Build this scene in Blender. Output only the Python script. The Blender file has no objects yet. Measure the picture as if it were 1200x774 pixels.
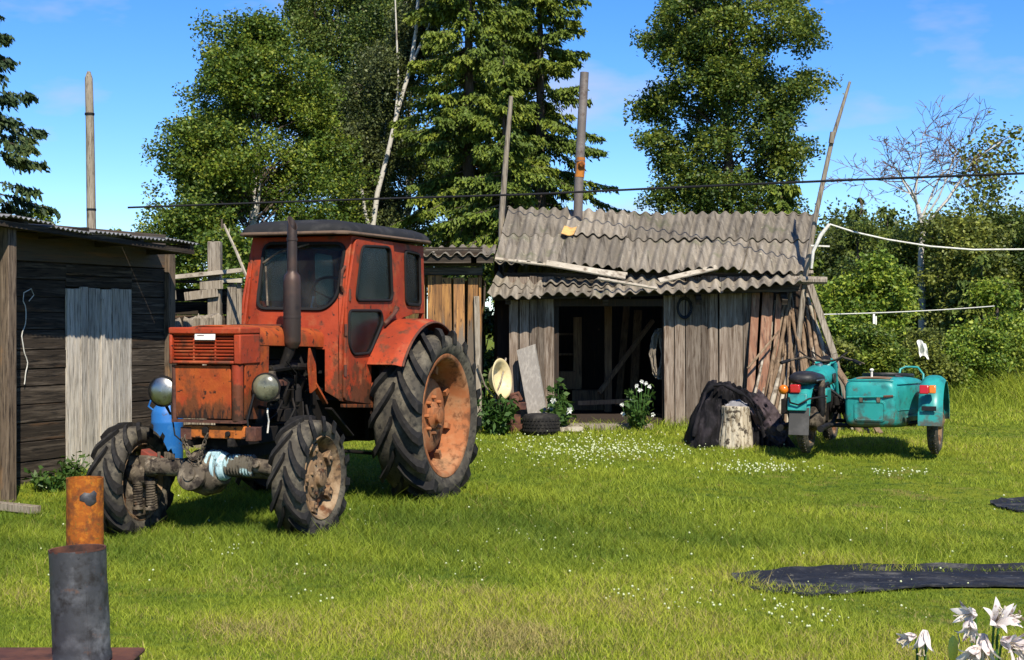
import bpy, bmesh, math, random
import numpy as np
from mathutils import Vector, Matrix, noise as mnoise
C = bpy.context
S = C.scene
rad = math.radians
random.seed(7)
FPX, CX, HZ, HC = 1800.0, 600.0, 380.0, 1.7      # lens in photo pixels, photo centre, horizon row, eye height


def P(px, py, Y):
    """point seen at photo pixel (px,py) at distance Y"""
    return Vector(((px - CX) / FPX * Y, Y, HC - (py - HZ) / FPX * Y))


_gy = [0, 6, 10, 12.3, 14.2, 16.4, 18, 20, 30, 50, 100, 400, 900]
_gz = [0, 0, .01, .02, .10, .28, .335, .37, .5, .75, 1.1, 1.3, 1.3]


def gz(x, y):
    """height of the lawn"""
    z = float(np.interp(y, _gy, _gz))
    z -= .075 * math.exp(-((x + 3.25) ** 2 + (y - 12.5) ** 2) / .9)      # soft hollow under the far front wheel
    return z + .02 * math.sin(x * 1.1 + 1.3) * math.sin(y * .9) * min(1, max(0, (y - 5) / 6))


# ------------------------------------------------------------------ mesh builder
class MB:
    def __init__(self):
        self.v = []
        self.f = []

    def raw(self, v, f):
        o = len(self.v)
        self.v += [tuple(p) for p in v]
        self.f += [tuple(i + o for i in q) for q in f]

    def obox(self, o, u, v, w):
        """box from a corner and three edge vectors"""
        o, u, v, w = Vector(o), Vector(u), Vector(v), Vector(w)
        p = [o, o + u, o + u + v, o + v, o + w, o + u + w, o + u + v + w, o + v + w]
        self.raw(p, [(0, 3, 2, 1), (4, 5, 6, 7), (0, 1, 5, 4), (1, 2, 6, 5), (2, 3, 7, 6), (3, 0, 4, 7)])

    def box(self, c, s, rz=0.0):
        c = Vector(c)
        R = Matrix.Rotation(rz, 3, 'Z')
        u, v, w = R @ Vector((s[0], 0, 0)), R @ Vector((0, s[1], 0)), Vector((0, 0, s[2]))
        self.obox(c - (u + v + w) / 2, u, v, w)

    def beam(self, a, b, w, h, up=(0, 0, 1), tw=None):
        a, b = Vector(a), Vector(b)
        d = b - a
        up = Vector(up)
        s = d.cross(up)
        if s.length < 1e-5:
            s = d.cross(Vector((0, 1, 0)))
        s.normalize()
        t = s.cross(d).normalized()
        self.obox(a - s * w / 2 - t * h / 2, s * w, d, t * h)

    def tube(self, pts, r, n=8, cap=True, jit=0):
        pts = [Vector(p) for p in pts]
        m = len(pts)
        rr = [r] * m if isinstance(r, (int, float)) else list(r)
        ref = None
        o = len(self.v)
        for i, p in enumerate(pts):
            d = (pts[min(i + 1, m - 1)] - pts[max(i - 1, 0)])
            if d.length < 1e-9:
                d = Vector((0, 0, 1))
            d.normalize()
            if ref is None:
                ref = d.orthogonal().normalized()
            a = (ref - d * ref.dot(d))
            if a.length < 1e-6:
                a = d.orthogonal()
            a.normalize()
            ref = a
            b = d.cross(a)
            for k in range(n):
                t = 2 * math.pi * k / n
                q = rr[i] * (1 + (random.uniform(-jit, jit) if jit else 0))
                self.v.append(tuple(p + a * math.cos(t) * q + b * math.sin(t) * q))
        for i in range(m - 1):
            for k in range(n):
                k2 = (k + 1) % n
                self.f.append((o + i * n + k, o + i * n + k2, o + (i + 1) * n + k2, o + (i + 1) * n + k))
        if cap:
            self.f.append(tuple(o + k for k in reversed(range(n))))
            self.f.append(tuple(o + (m - 1) * n + k for k in range(n)))

    def lathe(self, prof, o=(0, 0, 0), axis=(0, 0, 1), n=24, closed=False, cap=True, wob=0):
        """profile of (radius, height along axis)"""
        o = Vector(o)
        z = Vector(axis).normalized()
        a = z.orthogonal().normalized()
        b = z.cross(a)
        s = len(self.v)
        m = len(prof)
        ph = random.random() * 9
        for r, h in prof:
            for k in range(n):
                t = 2 * math.pi * k / n
                q = r * (1 + wob * math.sin(3 * t + ph) + wob * .7 * math.sin(5 * t + h * 7 + ph))
                self.v.append(tuple(o + z * h + a * math.cos(t) * q + b * math.sin(t) * q))
        for i in range(m if closed else m - 1):
            j = (i + 1) % m
            for k in range(n):
                k2 = (k + 1) % n
                self.f.append((s + i * n + k, s + i * n + k2, s + j * n + k2, s + j * n + k))
        if cap and not closed:
            self.f.append(tuple(s + k for k in reversed(range(n))))
            self.f.append(tuple(s + (m - 1) * n + k for k in range(n)))

    def rough_lathe(self, prof, o, axis, n, amp, f, fz, seed=0.0, groove=0):
        """lathe whose radius is dented by noise; groove: sharp lengthwise splits"""
        o = Vector(o); z = Vector(axis).normalized(); a = z.orthogonal().normalized(); b = z.cross(a)
        s = len(self.v)
        for r, h in prof:
            for k in range(n):
                t = 2 * math.pi * k / n
                q = mnoise.fractal(Vector((math.cos(t) * f, math.sin(t) * f, h * fz + seed)), .8, 2.0, 5)
                g = 0
                if groove:
                    g = -groove * max(0, mnoise.noise(Vector((math.cos(t) * 9, math.sin(t) * 9, h * 1.2 + seed + 5))) - .18) * 2
                rr = r * (1 + amp * q + g)
                self.v.append(tuple(o + z * h + a * math.cos(t) * rr + b * math.sin(t) * rr))
        m = len(prof)
        for i in range(m - 1):
            for k in range(n):
                k2 = (k + 1) % n
                self.f.append((s + i * n + k, s + i * n + k2, s + (i + 1) * n + k2, s + (i + 1) * n + k))
        self.f.append(tuple(s + k for k in reversed(range(n))))
        self.f.append(tuple(s + (m - 1) * n + k for k in range(n)))

    def loft(self, secs, cap=True, closed=True):
        """sections: lists of equally many points"""
        s = len(self.v)
        n = len(secs[0])
        for q in secs:
            self.v += [tuple(p) for p in q]
        for i in range(len(secs) - 1):
            for k in range(n if closed else n - 1):
                k2 = (k + 1) % n
                self.f.append((s + i * n + k, s + i * n + k2, s + (i + 1) * n + k2, s + (i + 1) * n + k))
        if cap and closed:
            self.f.append(tuple(s + k for k in reversed(range(n))))
            self.f.append(tuple(s + (len(secs) - 1) * n + k for k in range(n)))

    def sheet(self, fn, nu, nv, th):
        """closed thin sheet; fn(i/nu, j/nv) -> (point, normal)"""
        s = len(self.v)
        for side in (0, 1):
            for i in range(nu + 1):
                for j in range(nv + 1):
                    p, nn = fn(i / nu, j / nv)
                    self.v.append(tuple(Vector(p) - Vector(nn) * (th * side)))
        N = (nu + 1) * (nv + 1)
        ix = lambda i, j, k: s + k * N + i * (nv + 1) + j
        for i in range(nu):
            for j in range(nv):
                self.f.append((ix(i, j, 0), ix(i + 1, j, 0), ix(i + 1, j + 1, 0), ix(i, j + 1, 0)))
                self.f.append((ix(i, j, 1), ix(i, j + 1, 1), ix(i + 1, j + 1, 1), ix(i + 1, j, 1)))
        for i in range(nu):
            for j in (0, nv):
                self.f.append((ix(i, j, 0), ix(i + 1, j, 0), ix(i + 1, j, 1), ix(i, j, 1)))
        for j in range(nv):
            for i in (0, nu):
                self.f.append((ix(i, j, 0), ix(i, j + 1, 0), ix(i, j + 1, 1), ix(i, j, 1)))

    def panel(self, outline, holes, mp, th):
        """flat plate with holes; mp(a,b)->3D point, th: thickness vector"""
        bm = bmesh.new()
        for loop in [outline] + list(holes):
            vs = [bm.verts.new((p[0], p[1], 0)) for p in loop]
            for i in range(len(vs)):
                bm.edges.new((vs[i], vs[(i + 1) % len(vs)]))
        bmesh.ops.triangle_fill(bm, use_beauty=True, use_dissolve=False, edges=bm.edges[:])
        bm.verts.index_update()
        vv = [Vector(mp(v.co.x, v.co.y)) for v in bm.verts]
        ff = [[v.index for v in f.verts] for f in bm.faces]
        bm.free()
        th = Vector(th)
        n = len(vv)
        self.raw(vv + [p + th for p in vv], [tuple(f) for f in ff] + [tuple(i + n for i in reversed(f)) for f in ff])
        o = len(self.v) - 2 * n
        k = 0
        for loop in [outline] + list(holes):
            L = len(loop)
            for i in range(L):
                a, b = o + k + i, o + k + (i + 1) % L
                self.f.append((a, b, b + n, a + n))
            k += L

    def build(self, name, m, parent=None, smooth=35, bevel=0, loc=None, fix=True):
        me = bpy.data.meshes.new(name)
        me.from_pydata(self.v, [], self.f)
        me.validate()
        if fix:
            bm = bmesh.new()
            bm.from_mesh(me)
            bmesh.ops.recalc_face_normals(bm, faces=bm.faces[:])
            bm.to_mesh(me)
            bm.free()
        if smooth:
            me.polygons.foreach_set('use_smooth', [True] * len(me.polygons))
            me.set_sharp_from_angle(angle=rad(smooth))
        me.materials.append(m)
        o = bpy.data.objects.new(name, me)
        C.collection.objects.link(o)
        if parent:
            o.parent = parent
        if loc is not None:
            o.location = loc
        if bevel:
            b = o.modifiers.new('bevel', 'BEVEL')
            b.width = bevel
            b.segments = 2
            b.limit_method = 'ANGLE'
            b.angle_limit = rad(40)
        return o


def roundpoly(pts, r, n=4):
    out = []
    m = len(pts)
    for i in range(m):
        p, a, b = Vector(pts[i]), Vector(pts[i - 1]), Vector(pts[(i + 1) % m])
        q = min(r, (a - p).length * .45, (b - p).length * .45)
        s, e = p + (a - p).normalized() * q, p + (b - p).normalized() * q
        for k in range(n + 1):
            t = k / n
            out.append(tuple(s * (1 - t) ** 2 + p * 2 * t * (1 - t) + e * t * t))
    return out


def tag(o, label=None, cat=None, group=None, kind=None):
    if label: o['label'] = label
    if cat: o['category'] = cat
    if group: o['group'] = group
    if kind: o['kind'] = kind
    return o


def empty(name, loc, label=None, cat=None, group=None, rz=0, parent=None):
    o = bpy.data.objects.new(name, None)
    C.collection.objects.link(o)
    o.location = loc
    o.rotation_euler = (0, 0, rz)
    o.empty_display_size = .2
    if parent: o.parent = parent
    return tag(o, label, cat, group)


# ------------------------------------------------------------------ materials
def mat(name, base, layers=(), rough=.85, bump=(0, 10), metal=0, island=0, attr=None, spec=.14, stretch=(1, 1, 1), transl=0, roff=True):
    """Principled surface: base colour, then noise-masked layers (colour, scale, low, high[, stretch]), per-piece tint and bump"""
    m = bpy.data.materials.new(name)
    m.use_nodes = True
    nt = m.node_tree
    N, L = nt.nodes, nt.links
    bs = N['Principled BSDF']
    bs.inputs['Roughness'].default_value = rough
    bs.inputs['Metallic'].default_value = metal
    bs.inputs['Specular IOR Level'].default_value = spec
    tc = N.new('ShaderNodeTexCoord')
    vec = tc.outputs['Object']
    geo = None
    if island:
        geo = N.new('ShaderNodeNewGeometry')
        mul = N.new('ShaderNodeVectorMath')
        mul.operation = 'SCALE'
        cb = N.new('ShaderNodeCombineXYZ')
        for k in range(3):
            L.new(geo.outputs['Random Per Island'], cb.inputs[k])
        mul.inputs['Scale'].default_value = 37.0
        L.new(cb.outputs[0], mul.inputs[0])
        add = N.new('ShaderNodeVectorMath')
        L.new(vec, add.inputs[0])
        L.new(mul.outputs[0], add.inputs[1])
        vec = add.outputs[0]

    def nz(scale, st=None, det=6, ro=.62):
        mp = N.new('ShaderNodeMapping')
        mp.inputs['Scale'].default_value = st or stretch
        L.new(vec, mp.inputs['Vector'])
        t = N.new('ShaderNodeTexNoise')
        t.inputs['Scale'].default_value = scale
        t.inputs['Detail'].default_value = det
        t.inputs['Roughness'].default_value = ro
        L.new(mp.outputs[0], t.inputs['Vector'])
        return t.outputs['Fac']

    if attr:
        a = N.new('ShaderNodeAttribute')
        a.attribute_name = attr
        col = a.outputs['Color']
    else:
        rgb = N.new('ShaderNodeRGB')
        rgb.outputs[0].default_value = (*base, 1)
        col = rgb.outputs[0]
    for ly in layers:
        c, sc, lo, hi = ly[:4]
        f = nz(sc, ly[4] if len(ly) > 4 else None)
        mr = N.new('ShaderNodeMapRange')
        mr.inputs['From Min'].default_value = lo
        mr.inputs['From Max'].default_value = hi
        L.new(f, mr.inputs['Value'])
        if len(ly) > 5:          # wear that gathers towards one height of the thing
            sx = N.new('ShaderNodeSeparateXYZ')
            L.new(tc.outputs['Object'], sx.inputs[0])
            zm = N.new('ShaderNodeMapRange')
            zm.inputs['From Min'].default_value, zm.inputs['From Max'].default_value = ly[5]
            zm.inputs['To Min'].default_value, zm.inputs['To Max'].default_value = -.30, .30
            zm.clamp = True
            L.new(sx.outputs[2], zm.inputs['Value'])
            ad = N.new('ShaderNodeMath')
            ad.operation = 'ADD'
            L.new(f, ad.inputs[0])
            L.new(zm.outputs[0], ad.inputs[1])
            L.new(ad.outputs[0], mr.inputs['Value'])
        mx = N.new('ShaderNodeMix')
        mx.data_type = 'RGBA'
        L.new(mr.outputs[0], mx.inputs[0])
        L.new(col, mx.inputs[6])
        mx.inputs[7].default_value = (*c, 1)
        col = mx.outputs[2]
    if island:
        mr = N.new('ShaderNodeMapRange')
        mr.inputs['To Min'].default_value = 1 - island
        mr.inputs['To Max'].default_value = 1 + island
        L.new(geo.outputs['Random Per Island'], mr.inputs['Value'])
        sc = N.new('ShaderNodeVectorMath')
        sc.operation = 'SCALE'
        L.new(col, sc.inputs[0])
        L.new(mr.outputs[0], sc.inputs['Scale'])
        col = sc.outputs[0]
    L.new(col, bs.inputs['Base Color'])
    if bump[0]:
        b = N.new('ShaderNodeBump')
        b.inputs['Strength'].default_value = bump[0]
        b.inputs['Distance'].default_value = bump[2] if len(bump) > 2 else .01
        L.new(nz(bump[1]), b.inputs['Height'])
        L.new(b.outputs[0], bs.inputs['Normal'])
    if roff and rough > .2:
        f = nz(9, (1, 1, 1))
        mr = N.new('ShaderNodeMapRange')
        mr.inputs['To Min'].default_value = rough - .18
        mr.inputs['To Max'].default_value = min(1, rough + .18)
        L.new(f, mr.inputs['Value'])
        L.new(mr.outputs[0], bs.inputs['Roughness'])
    if transl:
        tr = N.new('ShaderNodeBsdfTranslucent')
        L.new(col, tr.inputs['Color'])
        ms = N.new('ShaderNodeMixShader')
        ms.inputs[0].default_value = transl
        L.new(bs.outputs[0], ms.inputs[1])
        L.new(tr.outputs[0], ms.inputs[2])
        L.new(ms.outputs[0], N['Material Output'].inputs[0])
    return m


def glass(name, tint=(.8, .9, .9), clear=.85):
    m = bpy.data.materials.new(name)
    m.use_nodes = True
    N, L = m.node_tree.nodes, m.node_tree.links
    N.remove(N['Principled BSDF'])
    t = N.new('ShaderNodeBsdfTransparent')
    t.inputs[0].default_value = (*[c * clear for c in tint], 1)
    g = N.new('ShaderNodeBsdfGlossy')
    g.inputs['Roughness'].default_value = .14
    fr = N.new('ShaderNodeFresnel')
    fr.inputs[0].default_value = 1.22
    x = N.new('ShaderNodeMixShader')
    L.new(fr.outputs[0], x.inputs[0])
    L.new(t.outputs[0], x.inputs[1])
    L.new(g.outputs[0], x.inputs[2])
    # a film of dust
    tcn = N.new('ShaderNodeTexCoord')
    tn = N.new('ShaderNodeTexNoise')
    tn.inputs['Scale'].default_value = 3.5
    tn.inputs['Detail'].default_value = 6
    L.new(tcn.outputs['Object'], tn.inputs['Vector'])
    mr = N.new('ShaderNodeMapRange')
    mr.inputs['From Min'].default_value, mr.inputs['From Max'].default_value = .42, .75
    mr.inputs['To Min'].default_value, mr.inputs['To Max'].default_value = .008, .06
    L.new(tn.outputs['Fac'], mr.inputs['Value'])
    df = N.new('ShaderNodeBsdfDiffuse')
    df.inputs[0].default_value = (.34, .31, .26, 1)
    x2 = N.new('ShaderNodeMixShader')
    L.new(mr.outputs[0], x2.inputs[0])
    L.new(x.outputs[0], x2.inputs[1])
    L.new(df.outputs[0], x2.inputs[2])
    L.new(x2.outputs[0], N['Material Output'].inputs[0])
    return m


VS = (14, 14, 1)      # grain along z
HS = (1.2, 1.2, 18)   # grain along a horizontal run
M = {}
M['paint'] = mat('orange_paint', (.345, .047, .015), [((.25, .036, .015), 2.5, .42, .64), ((.34, .10, .04), 4, .54, .68), ((.13, .042, .022), 6, .55, .66), ((.12, .038, .018), 9, .52, .62, (1, 1, .7), (1.75, .95)), ((.035, .018, .012), 22, .62, .67), ((.05, .024, .014), 13, .66, .72, (1, 1, .6), (1.45, .95))], rough=.62, bump=(.55, 5.5, .02), spec=.2)
M['paint_rust'] = mat('rusty_orange_paint', (.36, .078, .017), [((.29, .045, .015), 3.0, .42, .60), ((.15, .045, .018), 6, .50, .63, (1, 1, .6)), ((.035, .018, .012), 15, .59, .65), ((.13, .042, .016), 6, .50, .60, (1.4, 1.4, .5), (1.30, .92)), ((.03, .017, .012), 8, .62, .70, (3, 3, .7), (1.25, .92))], rough=.72, bump=(.6, 6.5, .02), spec=.15)
M['rust'] = mat('rust', (.30, .10, .025), [((.45, .17, .03), 5, .45, .65), ((.12, .04, .015), 14, .52, .66), ((.05, .03, .03), 4, .63, .7)], rough=.9, bump=(.5, 60, .003))
M['rust_dark'] = mat('dark_rust', (.09, .04, .03), [((.16, .07, .04), 6, .45, .7), ((.03, .02, .018), 14, .5, .7)], rough=.75, bump=(.3, 40, .003))
M['muffler'] = mat('burnt_steel', (.040, .026, .021), [((.085, .045, .03), 4, .45, .7), ((.02, .014, .014), 10, .55, .7)], rough=.5, bump=(.2, 30, .003), metal=.3, spec=.5)
M['stovepipe'] = mat('sooty_steel', (.06, .06, .064), [((.12, .12, .125), 5, .48, .72), ((.03, .024, .022), 8, .5, .7), ((.12, .06, .04), 6, .64, .74)], rough=.6, bump=(.3, 20, .003), metal=.35, spec=.5)
M['grime'] = mat('oily_iron', (.014, .012, .011), [((.05, .04, .03), 8, .58, .74), ((.012, .011, .01), 5, .5, .7)], rough=.7, bump=(.4, 30, .006))
M['mud_iron'] = mat('muddy_iron', (.10, .08, .058), [((.24, .195, .14), 11, .52, .66), ((.028, .022, .018), 13, .48, .60), ((.14, .06, .03), 7, .62, .72)], rough=.9, bump=(.5, 40, .006))
M['rim_orange'] = mat('faded_rim_paint', (.32, .115, .045), [((.37, .20, .10), 4, .46, .66), ((.16, .065, .03), 9, .52, .64), ((.10, .055, .03), 4, .6, .72)], rough=.8, bump=(.3, 40, .004))
M['rim_tan'] = mat('muddy_rim', (.20, .125, .068), [((.31, .22, .135), 8, .48, .66), ((.05, .032, .022), 11, .50, .62), ((.13, .05, .02), 6, .60, .7)], rough=.9, bump=(.4, 40, .004))
M['tyre'] = mat('old_tyre', (.013, .012, .0115), [((.055, .049, .040), 6, .54, .74), ((.026, .023, .020), 22, .48, .7)], rough=.85, bump=(.3, 50, .004), spec=.25)
M['tyre_side'] = mat('dusty_tyre', (.062, .054, .042), [((.145, .125, .09), 7, .46, .68), ((.02, .019, .018), 18, .50, .68)], rough=.9, bump=(.3, 50, .004), spec=.2)
M['black'] = mat('black_paint', (.012, .012, .013), [((.03, .028, .026), 10, .5, .7)], rough=.5)
M['rubber'] = mat('rubber_seal', (.015, .014, .014), rough=.7)
M['shade_lining'] = mat('cab_shade_lining', (.012, .012, .013), rough=.9)
M['roofcover'] = mat('tar_cover', (.022, .022, .023), [((.05, .048, .046), 6, .5, .75)], rough=.75, bump=(.3, 15, .006))
M['chrome'] = mat('dull_chrome', (.42, .41, .37), [((.16, .14, .11), 14, .5, .7)], rough=.38, metal=1)
M['lens'] = mat('lamp_glass', (.16, .155, .10), [((.05, .05, .035), 9, .45, .65), ((.30, .28, .17), 12, .58, .7)], rough=.25, spec=.7)
M['glass'] = glass('cab_glass')
M['whitepaint'] = mat('white_paint', (.74, .73, .68), [((.5, .47, .4), 9, .58, .75)], rough=.7)
M['bluepaint'] = mat('blue_paint', (.015, .13, .42), [((.05, .2, .5), 7, .5, .7), ((.08, .06, .05), 11, .66, .72)], rough=.5, bump=(.15, 20, .004), spec=.4)
M['lightblue'] = mat('light_blue_paint', (.42, .60, .64), [((.12, .13, .12), 16, .50, .66)], rough=.7, bump=(.3, 40, .004))
M['turq'] = mat('turquoise_paint', (.018, .245, .225), [((.085, .075, .055), 7, .60, .74, (1, 1, 1), (.75, .25)), ((.03, .33, .31), 4, .5, .7), ((.016, .13, .125), 7, .52, .70), ((.09, .065, .045), 9, .62, .72), ((.05, .03, .02), 24, .66, .71)], rough=.42, bump=(.14, 9, .008), spec=.4)
M['red_lens'] = mat('red_lens', (.40, .015, .012), rough=.2, spec=.6)
M['amber_lens'] = mat('amber_lens', (.62, .16, .01), rough=.2, spec=.6)
M['leather'] = mat('black_vinyl', (.016, .015, .015), [((.05, .045, .04), 12, .55, .72)], rough=.5, spec=.4)
M['board_grey'] = mat('weathered_boards', (.165, .128, .098), [((.28, .232, .185), 2.4, .45, .68, VS), ((.085, .058, .040), 3.2, .50, .64, VS), ((.04, .03, .024), 5, .60, .68, (30, 30, .7))], rough=.95, bump=(.7, 6, .008), island=.42, stretch=(16, 16, .8))
M['board_pale'] = mat('pale_boards', (.45, .40, .33), [((.52, .485, .425), 2.6, .45, .68, VS), ((.20, .178, .15), 3.4, .50, .64, VS), ((.06, .05, .042), 6, .57, .63, (40, 40, .6))], rough=.95, bump=(.6, 6, .006), island=.18, stretch=(18, 18, .7))
M['board_dark'] = mat('tarred_boards', (.040, .031, .023), [((.10, .080, .060), 1.1, .50, .64, (1.2, 1.2, 26)), ((.13, .075, .04), .7, .58, .70, HS), ((.011, .0095, .0085), 3, .5, .66, HS)], rough=.9, bump=(.6, 5, .006), island=.3, stretch=HS)
M['board_brown'] = mat('brown_boards', (.24, .12, .05), [((.46, .235, .075), 1.6, .46, .66, VS), ((.10, .06, .035), 2.6, .50, .64, VS), ((.15, .12, .09), 2.0, .45, .58, (10, 10, .8), (1.75, .9)), ((.05, .033, .022), 4.5, .60, .66, (6, 6, 1.6))], rough=.92, bump=(.5, 6, .006), island=.3, stretch=(16, 16, .8))
M['trim_wood'] = mat('greyed_trim', (.085, .068, .052), [((.17, .09, .045), 1.5, .52, .68, HS), ((.06, .05, .045), 3, .5, .66, HS)], rough=.95, bump=(.5, 6, .006), island=.15, stretch=HS)
M['post'] = mat('grey_post', (.22, .185, .14), [((.34, .295, .235), 3, .48, .68, VS), ((.075, .058, .044), 4, .52, .64, VS)], rough=.95, bump=(.6, 6, .008), stretch=(14, 14, .8), island=.2)
M['lumber'] = mat('silver_lumber', (.35, .305, .235), [((.48, .43, .345), 4, .48, .68), ((.14, .11, .08), 7, .52, .64)], rough=.95, bump=(.5, 14, .006), island=.25)
M['stick'] = mat('stick_bark', (.20, .135, .085), [((.34, .245, .16), 6, .48, .66, (3, 3, .8)), ((.07, .045, .03), 9, .54, .66, (3, 3, .8))], rough=.95, bump=(.5, 14, .006), island=.4)
M['slate'] = mat('asbestos_slate', (.185, .158, .122), [((.28, .242, .19), 1.6, .44, .64, (6, .7, .7)), ((.075, .062, .047), 2.2, .52, .68, (8, .6, .6)), ((.14, .135, .085), 2.5, .58, .70), ((.10, .10, .088), 40, .57, .68), ((.36, .33, .235), 11, .62, .74)], rough=.97, bump=(.35, 45, .006), island=.26)
M['tin'] = mat('grey_tin', (.20, .20, .20), [((.33, .33, .33), 4, .5, .7), ((.10, .09, .08), 9, .55, .7)], rough=.6, island=.1, metal=.2)
M['tin_dark'] = mat('dark_soffit', (.04, .038, .036), rough=.9)
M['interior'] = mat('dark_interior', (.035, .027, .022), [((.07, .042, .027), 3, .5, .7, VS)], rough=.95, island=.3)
M['cream'] = mat('cream_enamel', (.66, .53, .27), [((.72, .63, .40), 5, .45, .7), ((.42, .28, .12), 12, .63, .72)], rough=.45, spec=.5)
M['cable'] = mat('black_cable', (.018, .018, .02), rough=.7)
M['rope'] = mat('white_rope', (.62, .60, .54), [((.40, .37, .31), 30, .5, .7)], rough=.95)
M['cloth'] = mat('dark_cloth', (.010, .0095, .011), [((.028, .024, .028), 5, .50, .66), ((.07, .06, .065), 9, .63, .74)], rough=.95, bump=(.5, 18, .01))
M['cloth_purple'] = mat('faded_purple_cloth', (.055, .041, .047), [((.12, .095, .10), 5, .48, .7), ((.03, .025, .03), 4, .54, .68)], rough=.95, bump=(.5, 18, .01))
M['stump'] = mat('bare_log', (.42, .36, .265), [((.55, .49, .38), 3, .46, .66, (9, 9, 1.2)), ((.19, .15, .10), 6, .50, .60, (5, 5, 1.6)), ((.06, .048, .036), 12, .56, .62)], rough=.95, bump=(.6, 12, .008))
M['mat_black'] = mat('black_rubber_sheet', (.012, .013, .017), [((.035, .036, .040), 4, .46, .68), ((.10, .095, .085), 3, .56, .70, (1, 3, 1)), ((.15, .14, .11), 26, .62, .70)], rough=.7, bump=(.8, 12, .02), spec=.25)
M['birch'] = mat('birch_bark', (.50, .47, .41), [((.45, .41, .35), 3, .5, .7, (3, 3, 6)), ((.04, .035, .03), 3.2, .60, .66, (2, 2, 7)), ((.10, .08, .06), 1.5, .62, .7)], rough=.9)
M['bark'] = mat('dark_bark', (.085, .065, .05), [((.15, .12, .095), 6, .5, .7, (3, 3, .7))], rough=.95, bump=(.5, 12, .02))
M['twig'] = mat('bare_twig', (.135, .088, .062), rough=.9)
M['leaf'] = mat('leaf', (0, 0, 0), attr='col', rough=.5, spec=.35, transl=.32, roff=False)
M['needle'] = mat('needle', (0, 0, 0), attr='col', rough=.6, spec=.25, transl=.12, roff=False)
M['grass'] = mat('grass_blade', (0, 0, 0), attr='col', rough=.6, spec=.2, transl=.4, roff=False)
M['petal'] = mat('lily_petal', (.80, .72, .69), [((.76, .70, .67), 12, .4, .6), ((.36, .22, .20), 40, .54, .64), ((.42, .33, .22), 18, .58, .68)], rough=.7, transl=.3, roff=False)
M['petal_white'] = mat('white_petal', (.82, .82, .76), rough=.7, transl=.3, roff=False)
M['stem'] = mat('plant_stem', (.06, .14, .03), rough=.6, transl=.1, roff=False)
M['bud'] = mat('yellow_bud', (.78, .74, .12), [((.50, .56, .10), 160, .52, .7)], rough=.5, transl=.2, roff=False)
M['soil'] = mat('lawn_soil', (.11, .15, .010), [((.17, .19, .015), 1.1, .45, .62), ((.20, .165, .045), 2.3, .56, .68), ((.03, .065, .012), 6, .5, .7)], rough=1, bump=(.5, 12, .03), spec=.1)

M['rust_fine'] = mat('grainy_rust', (.30, .085, .014), [((.43, .145, .018), 60, .48, .62), ((.16, .05, .016), 34, .48, .62), ((.09, .04, .025), 22, .60, .70), ((.15, .10, .02), 150, .58, .68)], rough=.95, bump=(.6, 240, .002))
M['soot_fine'] = mat('streaked_sooty_steel', (.050, .050, .055), [((.11, .11, .118), 16, .48, .68), ((.022, .018, .017), 26, .50, .66), ((.10, .055, .038), 34, .60, .70), ((.17, .17, .18), 9, .63, .76)], rough=.55, bump=(.35, 90, .002), metal=.3, spec=.5)

M['post_dark'] = mat('dark_weathered_post', (.13, .095, .066), [((.22, .17, .12), 3, .50, .70, VS), ((.045, .034, .026), 4, .50, .62, VS), ((.26, .14, .06), 1.2, .60, .70, (2, 2, 1))], rough=.95, bump=(.6, 6, .008), stretch=(14, 14, .8))
# ------------------------------------------------------------------ camera, sky, sun
cam = bpy.data.cameras.new('camera')
co = bpy.data.objects.new('camera', cam)
C.collection.objects.link(co)
co.location = (0, 0, HC)
co.rotation_euler = (rad(90), 0, 0)
cam.sensor_width = 36
cam.lens = 36 * FPX / 1200
cam.shift_y = (HZ - 387) / 1200
cam.clip_start = .1
cam.clip_end = 3000
S.camera = co

SUN_EL, SUN_AZ = 46.0, 165.0            # azimuth from +Y towards +X: behind the camera, a little to its right
w = bpy.data.worlds.new('World')
S.world = w
w.use_nodes = True
N, L = w.node_tree.nodes, w.node_tree.links
bg = N['Background']
sky = N.new('ShaderNodeTexSky')
sky.sky_type = 'NISHITA'
sky.sun_disc = False
sky.sun_elevation = rad(SUN_EL)
sky.sun_rotation = rad(SUN_AZ)
sky.air_density = 0.75
sky.dust_density = 0.0
sky.ozone_density = 5.0
hs = N.new('ShaderNodeHueSaturation')
hs.inputs['Hue'].default_value = .509
hs.inputs['Saturation'].default_value = 1.26
hs.inputs['Value'].default_value = 1.06
L.new(sky.outputs[0], hs.inputs['Color'])
# thin grey-violet clouds, low on the right
tc = N.new('ShaderNodeTexCoord')
mp = N.new('ShaderNodeMapping')
mp.inputs['Scale'].default_value = (9, 9, 26)
mp.inputs['Location'].default_value = (3.3, 1.7, .4)
tn = N.new('ShaderNodeTexNoise')
tn.inputs['Scale'].default_value = 1.0
tn.inputs['Detail'].default_value = 5
mr = N.new('ShaderNodeMapRange')
mr.inputs['From Min'].default_value = .55
mr.inputs['From Max'].default_value = .78
mr.inputs['To Max'].default_value = .7
mx = N.new('ShaderNodeMix')
mx.data_type = 'RGBA'
mx.inputs[7].default_value = (3.6, 3.7, 4.7, 1)
L.new(tc.outputs['Generated'], mp.inputs[0])
L.new(mp.outputs[0], tn.inputs['Vector'])
L.new(tn.outputs['Fac'], mr.inputs['Value'])
L.new(mr.outputs[0], mx.inputs[0])
L.new(hs.outputs[0], mx.inputs[6])
L.new(mx.outputs[2], bg.inputs[0])
bg.inputs[1].default_value = .118

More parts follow.
